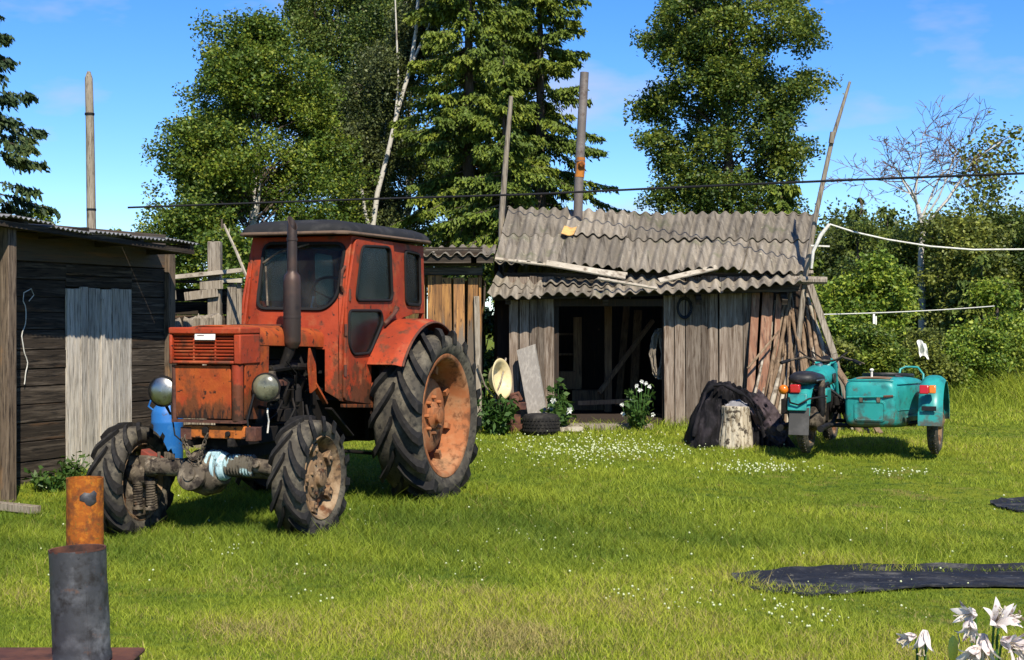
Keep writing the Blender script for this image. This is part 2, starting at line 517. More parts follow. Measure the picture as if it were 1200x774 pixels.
sl = bpy.data.lights.new('sun', 'SUN')
sl.energy = 4.8
sl.angle = rad(.53)
sl.color = (1, .925, .79)
so = bpy.data.objects.new('sun', sl)
C.collection.objects.link(so)
sd = Vector((math.sin(rad(SUN_AZ)) * math.cos(rad(SUN_EL)), math.cos(rad(SUN_AZ)) * math.cos(rad(SUN_EL)), math.sin(rad(SUN_EL))))
so.rotation_euler = sd.to_track_quat('Z', 'Y').to_euler()
so.location = sd * 30

S.view_settings.view_transform = 'Standard'
S.view_settings.look = 'None'
S.view_settings.exposure = 0.6
S.view_settings.gamma = 1
S.view_settings.use_curve_mapping = False
S.cycles.use_denoising = True
S.cycles.max_bounces = 6
S.cycles.diffuse_bounces = 3
S.cycles.transparent_max_bounces = 16
S.cycles.caustics_reflective = False
S.cycles.caustics_refractive = False

# ------------------------------------------------------------------ lawn
g = MB()
ys = [-60, -20, -5] + list(np.arange(0, 30, .5)) + list(range(30, 60, 3)) + [60, 80, 110, 160, 250, 400, 900]
xs = [-500, -200, -80, -40, -20] + list(np.arange(-12, 12.1, .5)) + [20, 40, 80, 200, 500]
g.raw([(x, y, gz(x, y)) for y in ys for x in xs], [(j * len(xs) + i, j * len(xs) + i + 1, (j + 1) * len(xs) + i + 1, (j + 1) * len(xs) + i) for j in range(len(ys) - 1) for i in range(len(xs) - 1)])
ground = g.build('lawn', M['soil'], smooth=80)
tag(ground, kind='structure')


def np_mesh(name, V, quads, cols, m, smooth=False):
    """mesh from numpy arrays; quads: (n,4) ints; cols: per-vertex rgb"""
    me = bpy.data.meshes.new(name)
    nv, nf = len(V), len(quads)
    k = quads.shape[1]
    me.vertices.add(nv)
    me.vertices.foreach_set('co', np.ascontiguousarray(V, dtype=np.float32).ravel())
    me.loops.add(nf * k)
    me.loops.foreach_set('vertex_index', np.ascontiguousarray(quads, dtype=np.int32).ravel())
    me.polygons.add(nf)
    me.polygons.foreach_set('loop_start', np.arange(0, nf * k, k, dtype=np.int32))
    me.polygons.foreach_set('loop_total', np.full(nf, k, dtype=np.int32))
    me.update(calc_edges=True)
    a = me.attributes.new('col', 'FLOAT_COLOR', 'POINT')
    a.data.foreach_set('color', np.ascontiguousarray(np.concatenate([cols, np.ones((nv, 1))], 1), dtype=np.float32).ravel())
    me.materials.append(m)
    if smooth:
        me.polygons.foreach_set('use_smooth', np.ones(nf, dtype=bool))
    o = bpy.data.objects.new(name, me)
    C.collection.objects.link(o)
    return o


rng = np.random.default_rng(11)
_ph = rng.uniform(0, 6.28, (24, 3))
_fr = rng.normal(0, 1, (24, 2))


def fnoise(x, y, s, k0=0):
    """cheap smooth noise about 0 +-1, feature size s"""
    o = 0
    for i in range(k0, k0 + 8):
        o = o + np.sin((_fr[i % 24, 0] * x + _fr[i % 24, 1] * y) * (2.2 / s) + _ph[i % 24, 0])
    return o / 2.6


def gz_np(x, y):
    z = np.interp(y, _gy, _gz) - .075 * np.exp(-((x + 3.25) ** 2 + (y - 12.5) ** 2) / .9)
    return z + .02 * np.sin(x * 1.1 + 1.3) * np.sin(y * .9) * np.clip((y - 5) / 6, 0, 1)


BARE = []   # (x0,x1,y0,y1) without grass: sheets, floors


def grass_field():
    X, Y, H, W, DR = [], [], [], [], []
    for y0, y1, dens, wd in ((6.4, 9.5, 5200, .0040), (9.5, 13, 3800, .0048), (13, 18, 2200, .0062), (18, 26, 800, .010), (26, 48, 150, .02)):
        hw = y1 / 3 + (3.0 if y1 < 20 else 5)
        n = int(dens * (y1 - y0) * 2 * hw)
        x = rng.uniform(-hw, hw, n)
        y = rng.uniform(y0, y1, n)
        keep = np.abs(x) < y / 3 + (2.8 if y1 < 20 else 5)
        keep &= (np.abs(x) < y / 3 + .5) | (rng.uniform(0, 1, n) < .6)
        for (a, b, c, d) in BARE:
            keep &= ~((x > a) & (x < b) & (y > c) & (y < d))
        x, y = x[keep], y[keep]
        X.append(x); Y.append(y)
        W.append(np.full(len(x), wd))
    X, Y, W = map(np.concatenate, (X, Y, W))
    n = len(X)
    big = fnoise(X, Y, 2.6)
    med = fnoise(X, Y, .7, 9)
    fine = fnoise(X, Y, .22, 5)
    # dry in the foreground, lush by the machines
    dry = .22 - .055 * (Y - 7) + .42 * big + .32 * med + .15 * fine
    dry = np.where(Y > 14.5, -.10 + .30 * big + .2 * med, dry)
    lush = np.exp(-(((X + .9) / 2.4) ** 2 + ((Y - 12.6) / 1.9) ** 2)) + .5 * np.exp(-(((X - 2.6) / 1.4) ** 2 + ((Y - 11.6) / .8) ** 2)) + .35 * np.exp(-(((X + 4) / 1.0) ** 2 + ((Y - 12.) / 2) ** 2))
    dry = np.clip(dry - lush * .9, -.2, 1)
    h = (.030 + .016 * np.clip(med + .3, -.3, 1.2) + .072 * lush + .010 * np.clip(big, -.4, 1)) * rng.uniform(.55, 1.5, n)
    # tall fringe along the barn, shed and machines
    fringe = np.exp(-((Y - 19.6) / .45) ** 2) * (np.abs(X - 1.6) < 2.6) * rng.uniform(0, 1, n) ** 2
    h = h + .16 * fringe
    h = np.where(Y > 24, h * 1.8 + .12 * np.clip((Y - 24) / 10, 0, 1), h)
    h = h + (X > 2.2) * np.clip((Y - 22.6) / 2.2, 0, 1) * rng.uniform(.05, .62, n) * np.clip(.6 + .5 * med, .1, 1)
    h = np.clip(h, .018, .75)
    tuft = (rng.uniform(0, 1, n) < .012) & (fine > .2)
    h = np.where(tuft, h * 2.2, h)
    # colour of the blade itself
    gA, gB, gY, gD = np.array([.120, .185, .020]), np.array([.315, .375, .036]), np.array([.46, .48, .05]), np.array([.44, .365, .13])
    t = np.clip(rng.uniform(0, 1, n) * .8 + .25 * big + .2 - .38 * lush + .35 * med + .08, 0, 1)[:, None]
    col = gA * (1 - t) + gB * t
    yl = np.clip(dry * 1.1 + rng.normal(0, .22, n), 0, 1)[:, None] * .8
    col = col * (1 - yl) + gY * yl
    dd = (rng.uniform(0, 1, n) < np.clip(dry * .55 - .05, .015, .45) + .5 * np.clip(fnoise(X, Y, .8, 3) - .45, 0, 1) * np.clip((11 - Y) / 2.5, 0, 1))[:, None]
    col = np.where(dd, gD * rng.uniform(.6, 1.15, (n, 1)), col)
    col *= rng.uniform(.75, 1.25, (n, 1))
    Z = gz_np(X, Y) - .006
    a = rng.uniform(0, 6.283, n)
    la = rng.uniform(0, 6.283, n)
    ln = rng.uniform(.25, 1.15, n) * h
    ux, uy = np.cos(a) * W / 2, np.sin(a) * W / 2
    lx, ly = np.cos(la) * ln, np.sin(la) * ln
    V = np.empty((n, 6, 3))
    for k, (q, b, wz) in enumerate(((0, 0, 1), (.5, .28, .85), (.93, 1, .12))):
        for s_, sg in ((0, -1), (1, 1)):
            V[:, k * 2 + s_, 0] = X + sg * ux * wz + lx * b
            V[:, k * 2 + s_, 1] = Y + sg * uy * wz + ly * b
            V[:, k * 2 + s_, 2] = Z + h * q * np.where(b == 1, .97, 1)
    base = (np.arange(n) * 6)[:, None]
    Q = np.concatenate([base + np.array([[0, 1, 3, 2]]), base + np.array([[2, 3, 5, 4]])], 0)
    cols = np.repeat(col, 6, 0)
    o = np_mesh('grass', V.reshape(-1, 3), Q, cols, M['grass'])
    tag(o, 'short sunlit lawn grass, green with dry yellow patches', 'grass', kind='stuff')


def clover():
    pts = []
    r = random.Random(5)
    def put(px, py, spread=0):
        # find the ground under that place
        Y = 12.0
        for _ in range(12):
            X = (px - CX) / FPX * Y
            Y = FPX * (HC - gz(X, Y)) / max(6, (py - HZ))
        pts.append(((px - CX) / FPX * Y, Y))
    for _ in range(520):
        put(r.gauss(700, 62), r.gauss(531, 8))
    for _ in range(130):
        put(r.gauss(890, 34), r.gauss(550, 5))
    for _ in range(40):
        put(r.uniform(1020, 1090), r.uniform(548, 562))
    for x0, y0, n, s in ((735, 705, 14, 14), (810, 712, 16, 22), (640, 630, 14, 26), (900, 720, 18, 26), (270, 645, 16, 34), (370, 706, 8, 14), (960, 735, 14, 30), (560, 668, 9, 30), (200, 590, 10, 8), (400, 618, 10, 20), (1010, 725, 14, 30), (700, 650, 10, 60), (830, 640, 8, 50)):
        for _ in range(n):
            put(r.gauss(x0, s), r.gauss(y0, s * .3))
    for _ in range(90):
        put(r.uniform(20, 1190), r.uniform(560, 700))
    mb = MB()
    for X, Y in pts:
        h = r.uniform(.035, .07)
        z = gz(X, Y)
        s = r.uniform(.004, .0085) * (1.25 if Y > 14 else 1)
        mb.lathe([(s * .5, h - s * .8), (s, h - s * .2), (s * .95, h + s * .35), (s * .4, h + s * .9)], (X, Y, z), (r.uniform(-.3, .3), r.uniform(-.3, .3), 1), n=6)
        
    o = mb.build('clover_blossoms', mat('clover_white', (.52, .56, .33), rough=.9, roff=False))
    tag(o, 'small white clover blossoms scattered through the lawn grass', 'clover', kind='stuff')
# ------------------------------------------------------------------ trees
def leaf_cards(cen, L, Wd, nrm_bias=.5, hang=0.0, r=rng):
    """rhombus leaves at cen (n,3): returns verts (n,4,3)"""
    n = len(cen)
    d = r.normal(0, 1, (n, 3))
    d[:, 2] = d[:, 2] * .6 - hang
    d /= np.linalg.norm(d, axis=1)[:, None] + 1e-9
    nn = r.normal(0, 1, (n, 3))
    nn[:, 2] += nrm_bias
    s = np.cross(d, nn)
    s /= np.linalg.norm(s, axis=1)[:, None] + 1e-9
    L = L * r.uniform(.65, 1.3, (n, 1))
    W = Wd * r.uniform(.7, 1.25, (n, 1))
    up = np.cross(s, d) * L * .10
    V = np.stack([cen - d * L * .5, cen + s * W * .5 + up, cen + d * L * .5, cen - s * W * .5 + up], 1)
    return V


def cards_obj(name, V, col, m, parent):
    n = len(V)
    Q = (np.arange(n) * 4)[:, None] + np.array([[0, 1, 2, 3]])
    o = np_mesh(name, V.reshape(-1, 3), Q, np.repeat(col, 4, 0), m)
    o.parent = parent
    return o


def outline_m(rows, Y, bx):
    """pixel outline rows (y, xl, xr) at distance Y -> arrays of z, left, right half-widths about bx"""
    z, l, r = [], [], []
    for y, a, b in sorted(rows, key=lambda q: -q[0]):
        z.append(HC - (y - HZ) / FPX * Y)
        l.append(bx - (a - CX) / FPX * Y)
        r.append((b - CX) / FPX * Y - bx)
    return np.array(z), np.array(l), np.array(r)


def broad_tree(name, label, cat, px, Y, rows, clumps, per, leaf=.085, rc=.42, pal=((.055, .105, .022), (.03, .07, .02), (.10, .13, .025)), trunk=.14, tm='birch', droop=0., hollow=.35, group=None, lean=0, seed=1, dep=.8, trunk_top=.9, limbs=True, strands=0):
    r = np.random.default_rng(seed)
    rr = random.Random(seed)
    bx = (px - CX) / FPX * Y
    g0 = gz(bx, Y)
    root = empty(name, (bx, Y, g0), label, cat, group)
    z, l, rt = outline_m(rows, Y, bx)
    ztop = z[-1]
    # trunk
    tmesh, lmesh = MB(), MB()
    m = 9
    H = (ztop - g0) * trunk_top
    tp = []
    for i in range(m + 1):
        t = i / m
        q = g0 + H * t
        mid = (np.interp(q, z, rt) - np.interp(q, z, l)) / 2 * min(1, t * 1.4) if q > z[0] else 0
        tp.append(Vector((mid * .75 + lean * t + rr.uniform(-1, 1) * .05 * H * .1, rr.uniform(-1, 1) * .04 * H * .1, H * t)))
    tmesh.tube(tp, [trunk * (1 - .88 * i / m) + .01 for i in range(m + 1)], n=9, jit=.06)
    def trunk_at(q):
        t = max(0, min(.999, (q - g0) / H)) * m
        i = int(t)
        return tp[i].lerp(tp[i + 1], t - i)
    wsum = (l + rt)
    zz = np.linspace(z[0], ztop, 200)
    pw = np.interp(zz, z, wsum) ** 1.2 + .02
    pw /= pw.sum()
    cs, cc, sz = [], [], []
    nl = max(6, int(clumps / 11))
    for b_ in range(nl):
        q = r.choice(zz, p=pw) + r.uniform(-.1, .1)
        a = r.uniform(0, 6.283)
        L_, R_ = np.interp(q, z, l), np.interp(q, z, rt)
        wx = R_ if math.cos(a) > 0 else L_
        wy = max(.2, (L_ + R_) / 2 * dep)
        u = hollow + (1 - hollow) * r.uniform(0, 1) ** .5
        br = rc * r.uniform(.9, 1.9)
        half = max(.25, (L_ + R_) / 2)
        br = min(br, half * .62)
        lim = max(.3, 1 - br * .62 / half)
        x, y = math.cos(a) * wx * u * lim, math.sin(a) * wy * u * lim
        if wx < 0 or L_ < 0:
            x = (R_ - L_) / 2
        tone = r.uniform(0, 1)
        lobe = Vector((x, y, q - g0))
        if limbs:
            st = trunk_at(g0 + max(H * .12, q - g0 - .4 * math.hypot(x, y) - .4))
            mid = st.lerp(lobe, .5) + Vector((0, 0, .15 * (lobe - st).length * (1 if not strands else .2)))
            rb = min(trunk * .4, .012 + .014 * math.hypot(x, y))
            lmesh.tube([st, mid, lobe], [rb, rb * .65, .008], n=5, cap=False)
        for _ in range(11):
            d = Vector((r.normal() + .35 * math.cos(a), r.normal() + .35 * math.sin(a), r.normal() * .8 + .25)).normalized()
            p = lobe + Vector((d.x, d.y, d.z * .8)) * br * r.uniform(.45, 1.08)
            if limbs and rr.random() < .35:
                lmesh.tube([lobe, lobe.lerp(p, .6) + Vector((0, 0, .04)), p], [.009, .006, .003], n=3, cap=False)
            cs.append(tuple(p))
            cc.append(min(1, max(0, tone + r.normal() * .22)))
            sz.append(r.uniform(.6, 1.2))
    LV, LC = [], []
    pa, pb, pc = (np.array(c) for c in pal)
    for (x, y, q), t, s in zip(cs, cc, sz):
        n = int(per * s ** 2)
        w_ = rc * s * .62
        p = np.clip(r.normal(0, .5, (n, 3)), -.85, .85) * np.array([w_, w_, w_ * .75])
        if droop:
            p[:, 2] -= droop * np.abs(r.normal(0, 1, n)) * w_
        p += np.array([x, y, q])
        if strands:
            # hanging twigs with leaves along them
            for _ in range(strands):
                sp = np.array([x, y, q]) + r.normal(0, .5, 3) * w_
                ln = r.uniform(.4, 1.1)
                kk = int(ln * 30)
                tt = r.uniform(0, 1, kk)
                st = np.stack([sp[0] + r.normal(0, .035, kk), sp[1] + r.normal(0, .035, kk), sp[2] - tt * ln], 1)
                p = np.concatenate([p, st])
        n = len(p)
        LV.append(leaf_cards(p, leaf, leaf * .68, .7, droop * .8, r))
        base = pa * (1 - t) + pb * t
        c = np.where(r.uniform(0, 1, (n, 1)) < .22 + .3 * (t < .3), pc, base) * r.uniform(.7, 1.35, (n, 1)) * np.array([1.22, 1.34, 1.2])
        LC.append(c)
    tmesh.build('trunk', M[tm], root, smooth=60)
    if lmesh.v:
        lmesh.build('limbs', M['bark'], root, smooth=60, fix=False)
    cards_obj('crown', np.concatenate(LV), np.concatenate(LC), M['leaf'], root)
    return root


def spruce(name, label, px, Y, top, base, half, seed=1, whorl=.42, pal=((.045, .075, .018), (.024, .045, .016), (.085, .105, .022)), trunk=.16, per=1.0, group=None, power=.75, card=.15):
    """half: widest half-width in metres; top/base: photo rows of tip and of lowest branches"""
    r = np.random.default_rng(seed)
    bx = (px - CX) / FPX * Y
    g0 = gz(bx, Y)
    root = empty(name, (bx, Y, g0), label, 'tree', group)
    H = HC - (top - HZ) / FPX * Y - g0
    z0 = HC - (base - HZ) / FPX * Y - g0
    tm = MB()
    tm.tube([(0, 0, 0), (.03, 0, H * .5), (0, 0, H)], [trunk, trunk * .55, .012], n=8)
    cen, drc, tone = [], [], []
    z = z0
    while z < H - .15:
        f = (H - z) / (H - z0)
        R = half * f ** power
        nb = int(5 + 3 * f) + r.integers(0, 2)
        a0 = r.uniform(0, 6.28)
        for b in range(nb):
            a = a0 + 6.283 * b / nb + r.normal(0, .22)
            ln = R * r.choice([r.uniform(.4, .8), r.uniform(.7, 1.18)]) + .08
            dx, dy = math.cos(a), math.sin(a)
            rise = r.uniform(.0, .16)
            sag = r.uniform(.30, .75) * f + .05
            zb = z + r.uniform(-.5, .5)
            pt = lambda t: np.array([dx * ln * t, dy * ln * t, zb + ln * (rise * t - sag * t ** 1.5 + .32 * sag * t ** 4)])
            if ln > .25:
                tm.tube([pt(0), pt(.5), pt(.97)], [.028 * f + .006, .014 * f + .004, .003], n=4, cap=False)
            tb = r.uniform(0, 1)
            k = int((18 + 58 * ln) * per)
            for t in r.uniform(.12, 1.0, k) ** .8:
                p = pt(t)
                side = r.choice([-1, 1])
                sl = (.14 + .36 * (1 - t) * min(1, ln)) * r.uniform(.5, 1.15)
                ang = r.uniform(.55, 1.0)
                d = np.array([dx * math.cos(ang) - side * dy * math.sin(ang), dy * math.cos(ang) + side * dx * math.sin(ang), -r.uniform(.2, 1.5)])
                d /= np.linalg.norm(d)
                m = 5
                for q in range(m):
                    cen.append(p + d * sl * (q + .5) / m * 1.15 + r.normal(0, .018, 3))
                    e = d + r.normal(0, .38, 3)
                    e[2] -= .25
                    drc.append(e / np.linalg.norm(e))
                    tone.append(tb * .6 + .4 * r.uniform() + .35 * (q == m - 1) * t)
        z += whorl * r.uniform(.75, 1.2) * (.55 + .5 * f)
    for q in np.linspace(max(z0, H - .9), H, 26):
        for _ in range(2):
            a = r.uniform(0, 6.28)
            cen.append(np.array([math.cos(a) * .04, math.sin(a) * .04, q]))
            e = np.array([math.cos(a), math.sin(a), .7])
            drc.append(e / np.linalg.norm(e)); tone.append(r.uniform(0, 1))
    cen, drc, tone = np.array(cen), np.array(drc), np.clip(np.array(tone), 0, 1.2)
    n = len(cen)
    up = r.normal(0, .5, (n, 3)) + np.array([0, 0, 1.0])
    s = np.cross(drc, up)
    s /= np.linalg.norm(s, axis=1)[:, None] + 1e-9
    L_ = card * r.uniform(.7, 1.3, (n, 1))
    W_ = card * .21 * r.uniform(.7, 1.3, (n, 1))
    V = np.stack([cen - drc * L_ * .5, cen + s * W_, cen + drc * L_ * .5, cen - s * W_], 1)
    pa, pb, pc = (np.array(c) for c in pal)
    t = tone[:, None]
    col = np.where(t < .55, pb + (pa - pb) * t / .55, pa + (pc - pa) * np.clip((t - .55) / .5, 0, 1)) * r.uniform(.75, 1.25, (n, 1)) * np.array([1.22, 1.30, 1.1])
    tm.build('trunk', M['bark'], root, smooth=60)
    cards_obj('crown', V, col, M['needle'], root)
    return root


def bare_birch():
    r = random.Random(21)
    nr = np.random.default_rng(4)
    Y = 31.9
    root = empty('bare_birch', (0, 0, 0), 'half dead birch with bare upper twigs rising above the hedge on the right', 'tree')
    W = lambda x, y: P(x, y, Y)
    b0 = W(1082, 400); b0.z = gz(b0.x, Y)
    root.location = b0
    q = lambda x, y, dy=0: W(x, y) + Vector((0, dy, 0)) - b0
    tm, tw = MB(), MB()
    trunk = [q(1082, 440), q(1080, 340), q(1079, 300), q(1082, 270), q(1075, 240)]
    trunk[0] = Vector((0, 0, 0))
    tm.tube(trunk, [.10, .075, .06, .055, .045], n=9, jit=.06)
    tips = []

    def grow(p, d, ln, rr, lev):
        pts = [p]
        for _ in range(3):
            d = (d + Vector((r.gauss(0, .16), r.gauss(0, .16), r.gauss(.02, .12)))).normalized()
            pts.append(pts[-1] + d * ln / 3)
        (tm if rr > .016 else tw).tube(pts, [max(rr, .007), max(rr * .85, .006), max(rr * .7, .006), max(rr * .55, .005)], n=6 if rr > .02 else 3, cap=False)
        if lev == 0:
            tips.append(pts[-1])
            return
        for k in range(r.choice([2, 3, 3])):
            i = r.choice([1, 2, 3, 3])
            nd = (d + Vector((r.gauss(0, .62), r.gauss(0, .55), r.gauss(.0, .45)))).normalized()
            grow(pts[i], nd, ln * r.uniform(.55, .82), rr * .58, lev - 1)

    mains = [((1075, 240), (1058, 205), .030), ((1080, 262), (1100, 215), .028), ((1076, 250), (1078, 185), .030), ((1080, 255), (1120, 200), .030), ((1078, 245), (1040, 200), .026)]
    for a, b, rr in mains:
        A, B = q(*a), q(*b, dy=r.uniform(-.6, .6))
        d = (B - A)
        grow(A, d.normalized(), d.length * .95, rr, 5)
    # leafy limb leaning out to the right
    limb = [q(1083, 265), q(1110, 235), q(1140, 190), q(1175, 165), q(1192, 155)]
    tm.tube(limb, [.038, .032, .024, .015, .008], n=6)
    LV, LC = [], []
    for cx_, cy_, n, s in ((1150, 170, 200, .34), (1172, 160, 220, .32), (1186, 158, 120, .22), (1160, 195, 230, .36), (1172, 215, 170, .30), (1140, 215, 190, .34), (1130, 185, 130, .26), (1150, 235, 220, .4), (1125, 245, 170, .36), (1182, 185, 120, .25), (1168, 240, 160, .35)):
        c = q(cx_, cy_, r.uniform(-.5, .5))
        tw.tube([limb[2], limb[2].lerp(c, .6) + Vector((0, 0, .1)), c], [.014, .009, .003], n=3, cap=False)
        n = int(n * .85)
        p = nr.normal(0, .5, (n, 3)) * s * np.array([.9, .9, 1.0]) + np.array(c)
        p[: n // 2, 2] -= nr.uniform(0, .7, n // 2)
        LV.append(leaf_cards(p, .10, .07, .6, .3, nr))
        LC.append(np.where(nr.uniform(0, 1, (n, 1)) < .5, np.array([.22, .23, .035]), np.array([.12, .16, .026])) * nr.uniform(.7, 1.3, (n, 1)))
    tm.build('trunk', M['birch'], root, smooth=60)
    tw.build('twigs', M['twig'], root, smooth=0, fix=False)
    cards_obj('crown', np.concatenate(LV), np.concatenate(LC), M['leaf'], root)


def all_trees():
    gB = ((.105, .140, .018), (.058, .092, .017), (.175, .185, .022))
    gD = ((.080, .110, .022), (.044, .070, .018), (.135, .150, .028))
    gT = 'tall trees behind the yard'
    # the big leafy birch left of the red cab
    broad_tree('birch_tree', 'broad full green birch behind the gap between dark shed and tractor cab', 'tree', 300, 34,
               [(0, 262, 272), (20, 250, 300), (40, 232, 322), (60, 216, 340), (85, 212, 372), (110, 205, 392), (140, 205, 402), (170, 192, 406), (200, 180, 412), (225, 178, 420), (245, 155, 425), (265, 160, 430), (290, 165, 430), (330, 180, 420), (380, 190, 410)],
               1500, 150, leaf=.078, rc=.52, pal=gB, trunk=.16, seed=3, group=gT, droop=.25)
    broad_tree('birch_tree', 'dark weeping birch between the broad full birch and the bare white trunk', 'tree', 395, 39,
               [(-70, 370, 420), (-30, 335, 450), (10, 330, 465), (50, 332, 470), (90, 345, 470), (130, 365, 470), (170, 385, 472), (220, 395, 470), (280, 400, 470)],
               520, 110, leaf=.078, rc=.50, pal=gD, trunk=.15, seed=5, group=gT, droop=.6, strands=6)
    t = broad_tree('birch_tree', 'birch with a bare white leaning trunk in front of the dark spruces', 'tree', 432, 36,
                   [(-60, 470, 520), (-20, 455, 530), (30, 440, 530), (80, 425, 520), (130, 420, 510), (180, 415, 500), (230, 410, 490), (280, 408, 490), (320, 415, 480)],
                   330, 90, leaf=.075, rc=.46, pal=((.075, .085, .035), (.05, .062, .024), (.11, .115, .035)), trunk=.02, seed=8, group=gT, droop=.7, strands=6)
    o = t.location
    mb = MB()
    W = lambda x, y, d=-.85: P(x, y, 36) + Vector((0, d, 0)) - o
    b = W(436, 400); b.z = 0
    mb.tube([b, W(438, 290), W(446, 230), W(458, 185), W(468, 140), W(484, 85), W(490, 45), W(493, 0), W(496, -50)], [.066, .062, .057, .053, .050, .047, .042, .036, .016], n=9, jit=.08)
    mb.tube([W(466, 150), W(470, 100), W(468, 50), W(466, 0)], [.026, .024, .02, .016], n=7, jit=.08)
    mb.tube([W(484, 85), W(500, 50), W(512, 20)], [.04, .03, .02], n=6)
    mb.tube([W(440, 280), W(432, 255), W(428, 225)], [.06, .05, .03], n=6)
    mb.build('trunk', M['birch'], t, smooth=60)
    # spruces behind the barn's left end
    gS = 'spruces behind the barn'
    yg = ((.088, .118, .018), (.045, .068, .016), (.15, .165, .022))
    spruce('spruce_tree', 'dense spruce with a dark trunk line, just right of the white birch trunk', 548, 34, -190, 300, 2.05, seed=2, pal=yg, trunk=.2, group=gT, per=1.05, whorl=.36, power=.6, card=.115)
    spruce('spruce_tree', 'big spruce behind the stove pipe, its branches reaching furthest right', 632, 36, -120, 300, 2.05, seed=9, pal=yg, trunk=.2, group=gT, per=1.05, whorl=.38, power=.55, card=.115)
    spruce('spruce_tree', 'lower spruce tucked between the two biggest spruces and the thin pole', 590, 32.5, 60, 310, 1.5, seed=12, pal=yg, trunk=.12, group=gT, whorl=.36, power=.7, card=.11)
    spruce('spruce_tree', 'single dark spruce cut off by the left edge, beyond the dark shed', -10, 30, 30, 300, 1.45, seed=17, pal=((.030, .05, .022), (.018, .032, .016), (.06, .075, .024)), trunk=.12, whorl=.62, per=.55, power=.5)
    broad_tree('birch_tree', 'leafy birch filling the gap between broad birch and spruces, behind the white trunk', 'tree', 470, 41,
               [(-60, 430, 520), (0, 415, 545), (80, 405, 560), (160, 400, 565), (240, 400, 570), (330, 400, 570)],
               620, 120, leaf=.09, rc=.50, pal=gD, trunk=.10, seed=51, group=gT, droop=.4)
    broad_tree('birch_tree', 'dark leafy birch far back, seen right beside the bare white trunk', 'tree', 425, 43,
               [(-40, 390, 460), (40, 375, 475), (120, 370, 480), (220, 370, 485), (330, 375, 480)],
               420, 120, leaf=.095, rc=.52, pal=gD, trunk=.09, seed=57, group=gT, droop=.4)
    spruce('spruce_tree', 'spruce standing furthest back between the two big spruces', 592, 40, -60, 310, 2.3, seed=23, pal=yg, trunk=.16, group=gT, whorl=.4, power=.6, card=.12)
    # broad aspen behind the barn roof
    broad_tree('aspen_tree', 'big full aspen rising behind the middle of the corrugated barn roof', 'tree', 850, 33,
               [(-80, 800, 905), (-40, 765, 935), (0, 765, 930), (22, 752, 970), (42, 758, 985), (60, 765, 962), (78, 778, 925), (95, 740, 945), (108, 742, 975), (125, 745, 965), (140, 760, 935), (165, 755, 945), (185, 768, 950), (215, 770, 948), (250, 768, 945), (300, 775, 940)],
               820, 150, leaf=.08, rc=.46, pal=((.085, .115, .018), (.045, .072, .016), (.145, .155, .022)), trunk=.16, tm='bark', seed=14, group=gT, droop=.25, dep=.75)
    spruce('spruce_tree', 'small spruce tip showing over the right end of the barn ridge', 915, 31, 215, 330, .8, seed=19, pal=yg, trunk=.07, whorl=.3, per=.8)
    bare_birch()
    # wood on the right
    gR = 'small trees in the wood right of the barn'
    hed = ((.115, .150, .022), (.060, .095, .018), (.19, .205, .028))
    br = ((.15, .20, .024), (.085, .13, .020), (.23, .25, .03))
    ol = ((.135, .145, .030), (.075, .088, .022), (.19, .19, .035))
    dk = ((.075, .10, .022), (.040, .064, .017), (.13, .145, .026))
    spec = [
        ('small leafy tree, brightest green, right beside the barn gable and the clothesline', 1010, 27, [(305, 985, 1035), (330, 968, 1060), (360, 960, 1075), (390, 955, 1080), (420, 955, 1085), (445, 960, 1080)], 95, 75, br),
        ('dark bushy tree directly behind the bare birch trunk', 1068, 33, [(270, 1040, 1090), (300, 1025, 1105), (340, 1020, 1115), (390, 1020, 1118), (440, 1025, 1115)], 100, 70, dk),
        ('rounded bushy tree under the leafy limb of the bare birch', 1128, 31, [(248, 1102, 1148), (272, 1085, 1168), (300, 1080, 1178), (350, 1078, 1180), (400, 1080, 1182), (440, 1085, 1180)], 130, 75, ol),
        ('bushy tree at the right edge of the frame, highest of the wood', 1196, 32, [(246, 1182, 1212), (262, 1160, 1235), (290, 1150, 1245), (340, 1145, 1250), (400, 1145, 1250), (440, 1150, 1245)], 120, 75, dk),
        ('pale green young tree in front of the wood, right of the bare birch', 1165, 28, [(330, 1150, 1185), (360, 1135, 1205), (400, 1125, 1215), (440, 1122, 1215)], 75, 75, br),
        ('far tree with its crown just over the white rope near the barn pole', 1000, 40, [(262, 985, 1020), (285, 968, 1045), (320, 960, 1055), (380, 955, 1060)], 80, 60, dk),
        ('dark tree behind the wires at the right of the bare birch trunk', 1105, 39, [(258, 1085, 1130), (285, 1075, 1150), (330, 1070, 1155), (400, 1070, 1155)], 80, 60, dk),
        ('tree just beyond the right edge whose leaves fill the corner', 1236, 35, [(240, 1215, 1250), (280, 1190, 1280), (360, 1185, 1290), (430, 1190, 1290)], 60, 60, hed),
        ('slender dark tree between the barn gable and the bare birch', 1042, 37, [(268, 1034, 1056), (290, 1024, 1066), (340, 1015, 1075), (400, 1012, 1078)], 70, 60, hed),
    ]
    for i, (lab, px, Y, rows, n, per, pal) in enumerate(spec):
        broad_tree('leafy_tree', lab, 'tree', px, Y, rows, int(n * 2.6), int(per * 1.5), leaf=.078, rc=.42, pal=pal, trunk=.07, tm='bark', seed=40 + i, group=gR, droop=.2, limbs=True, dep=.8)
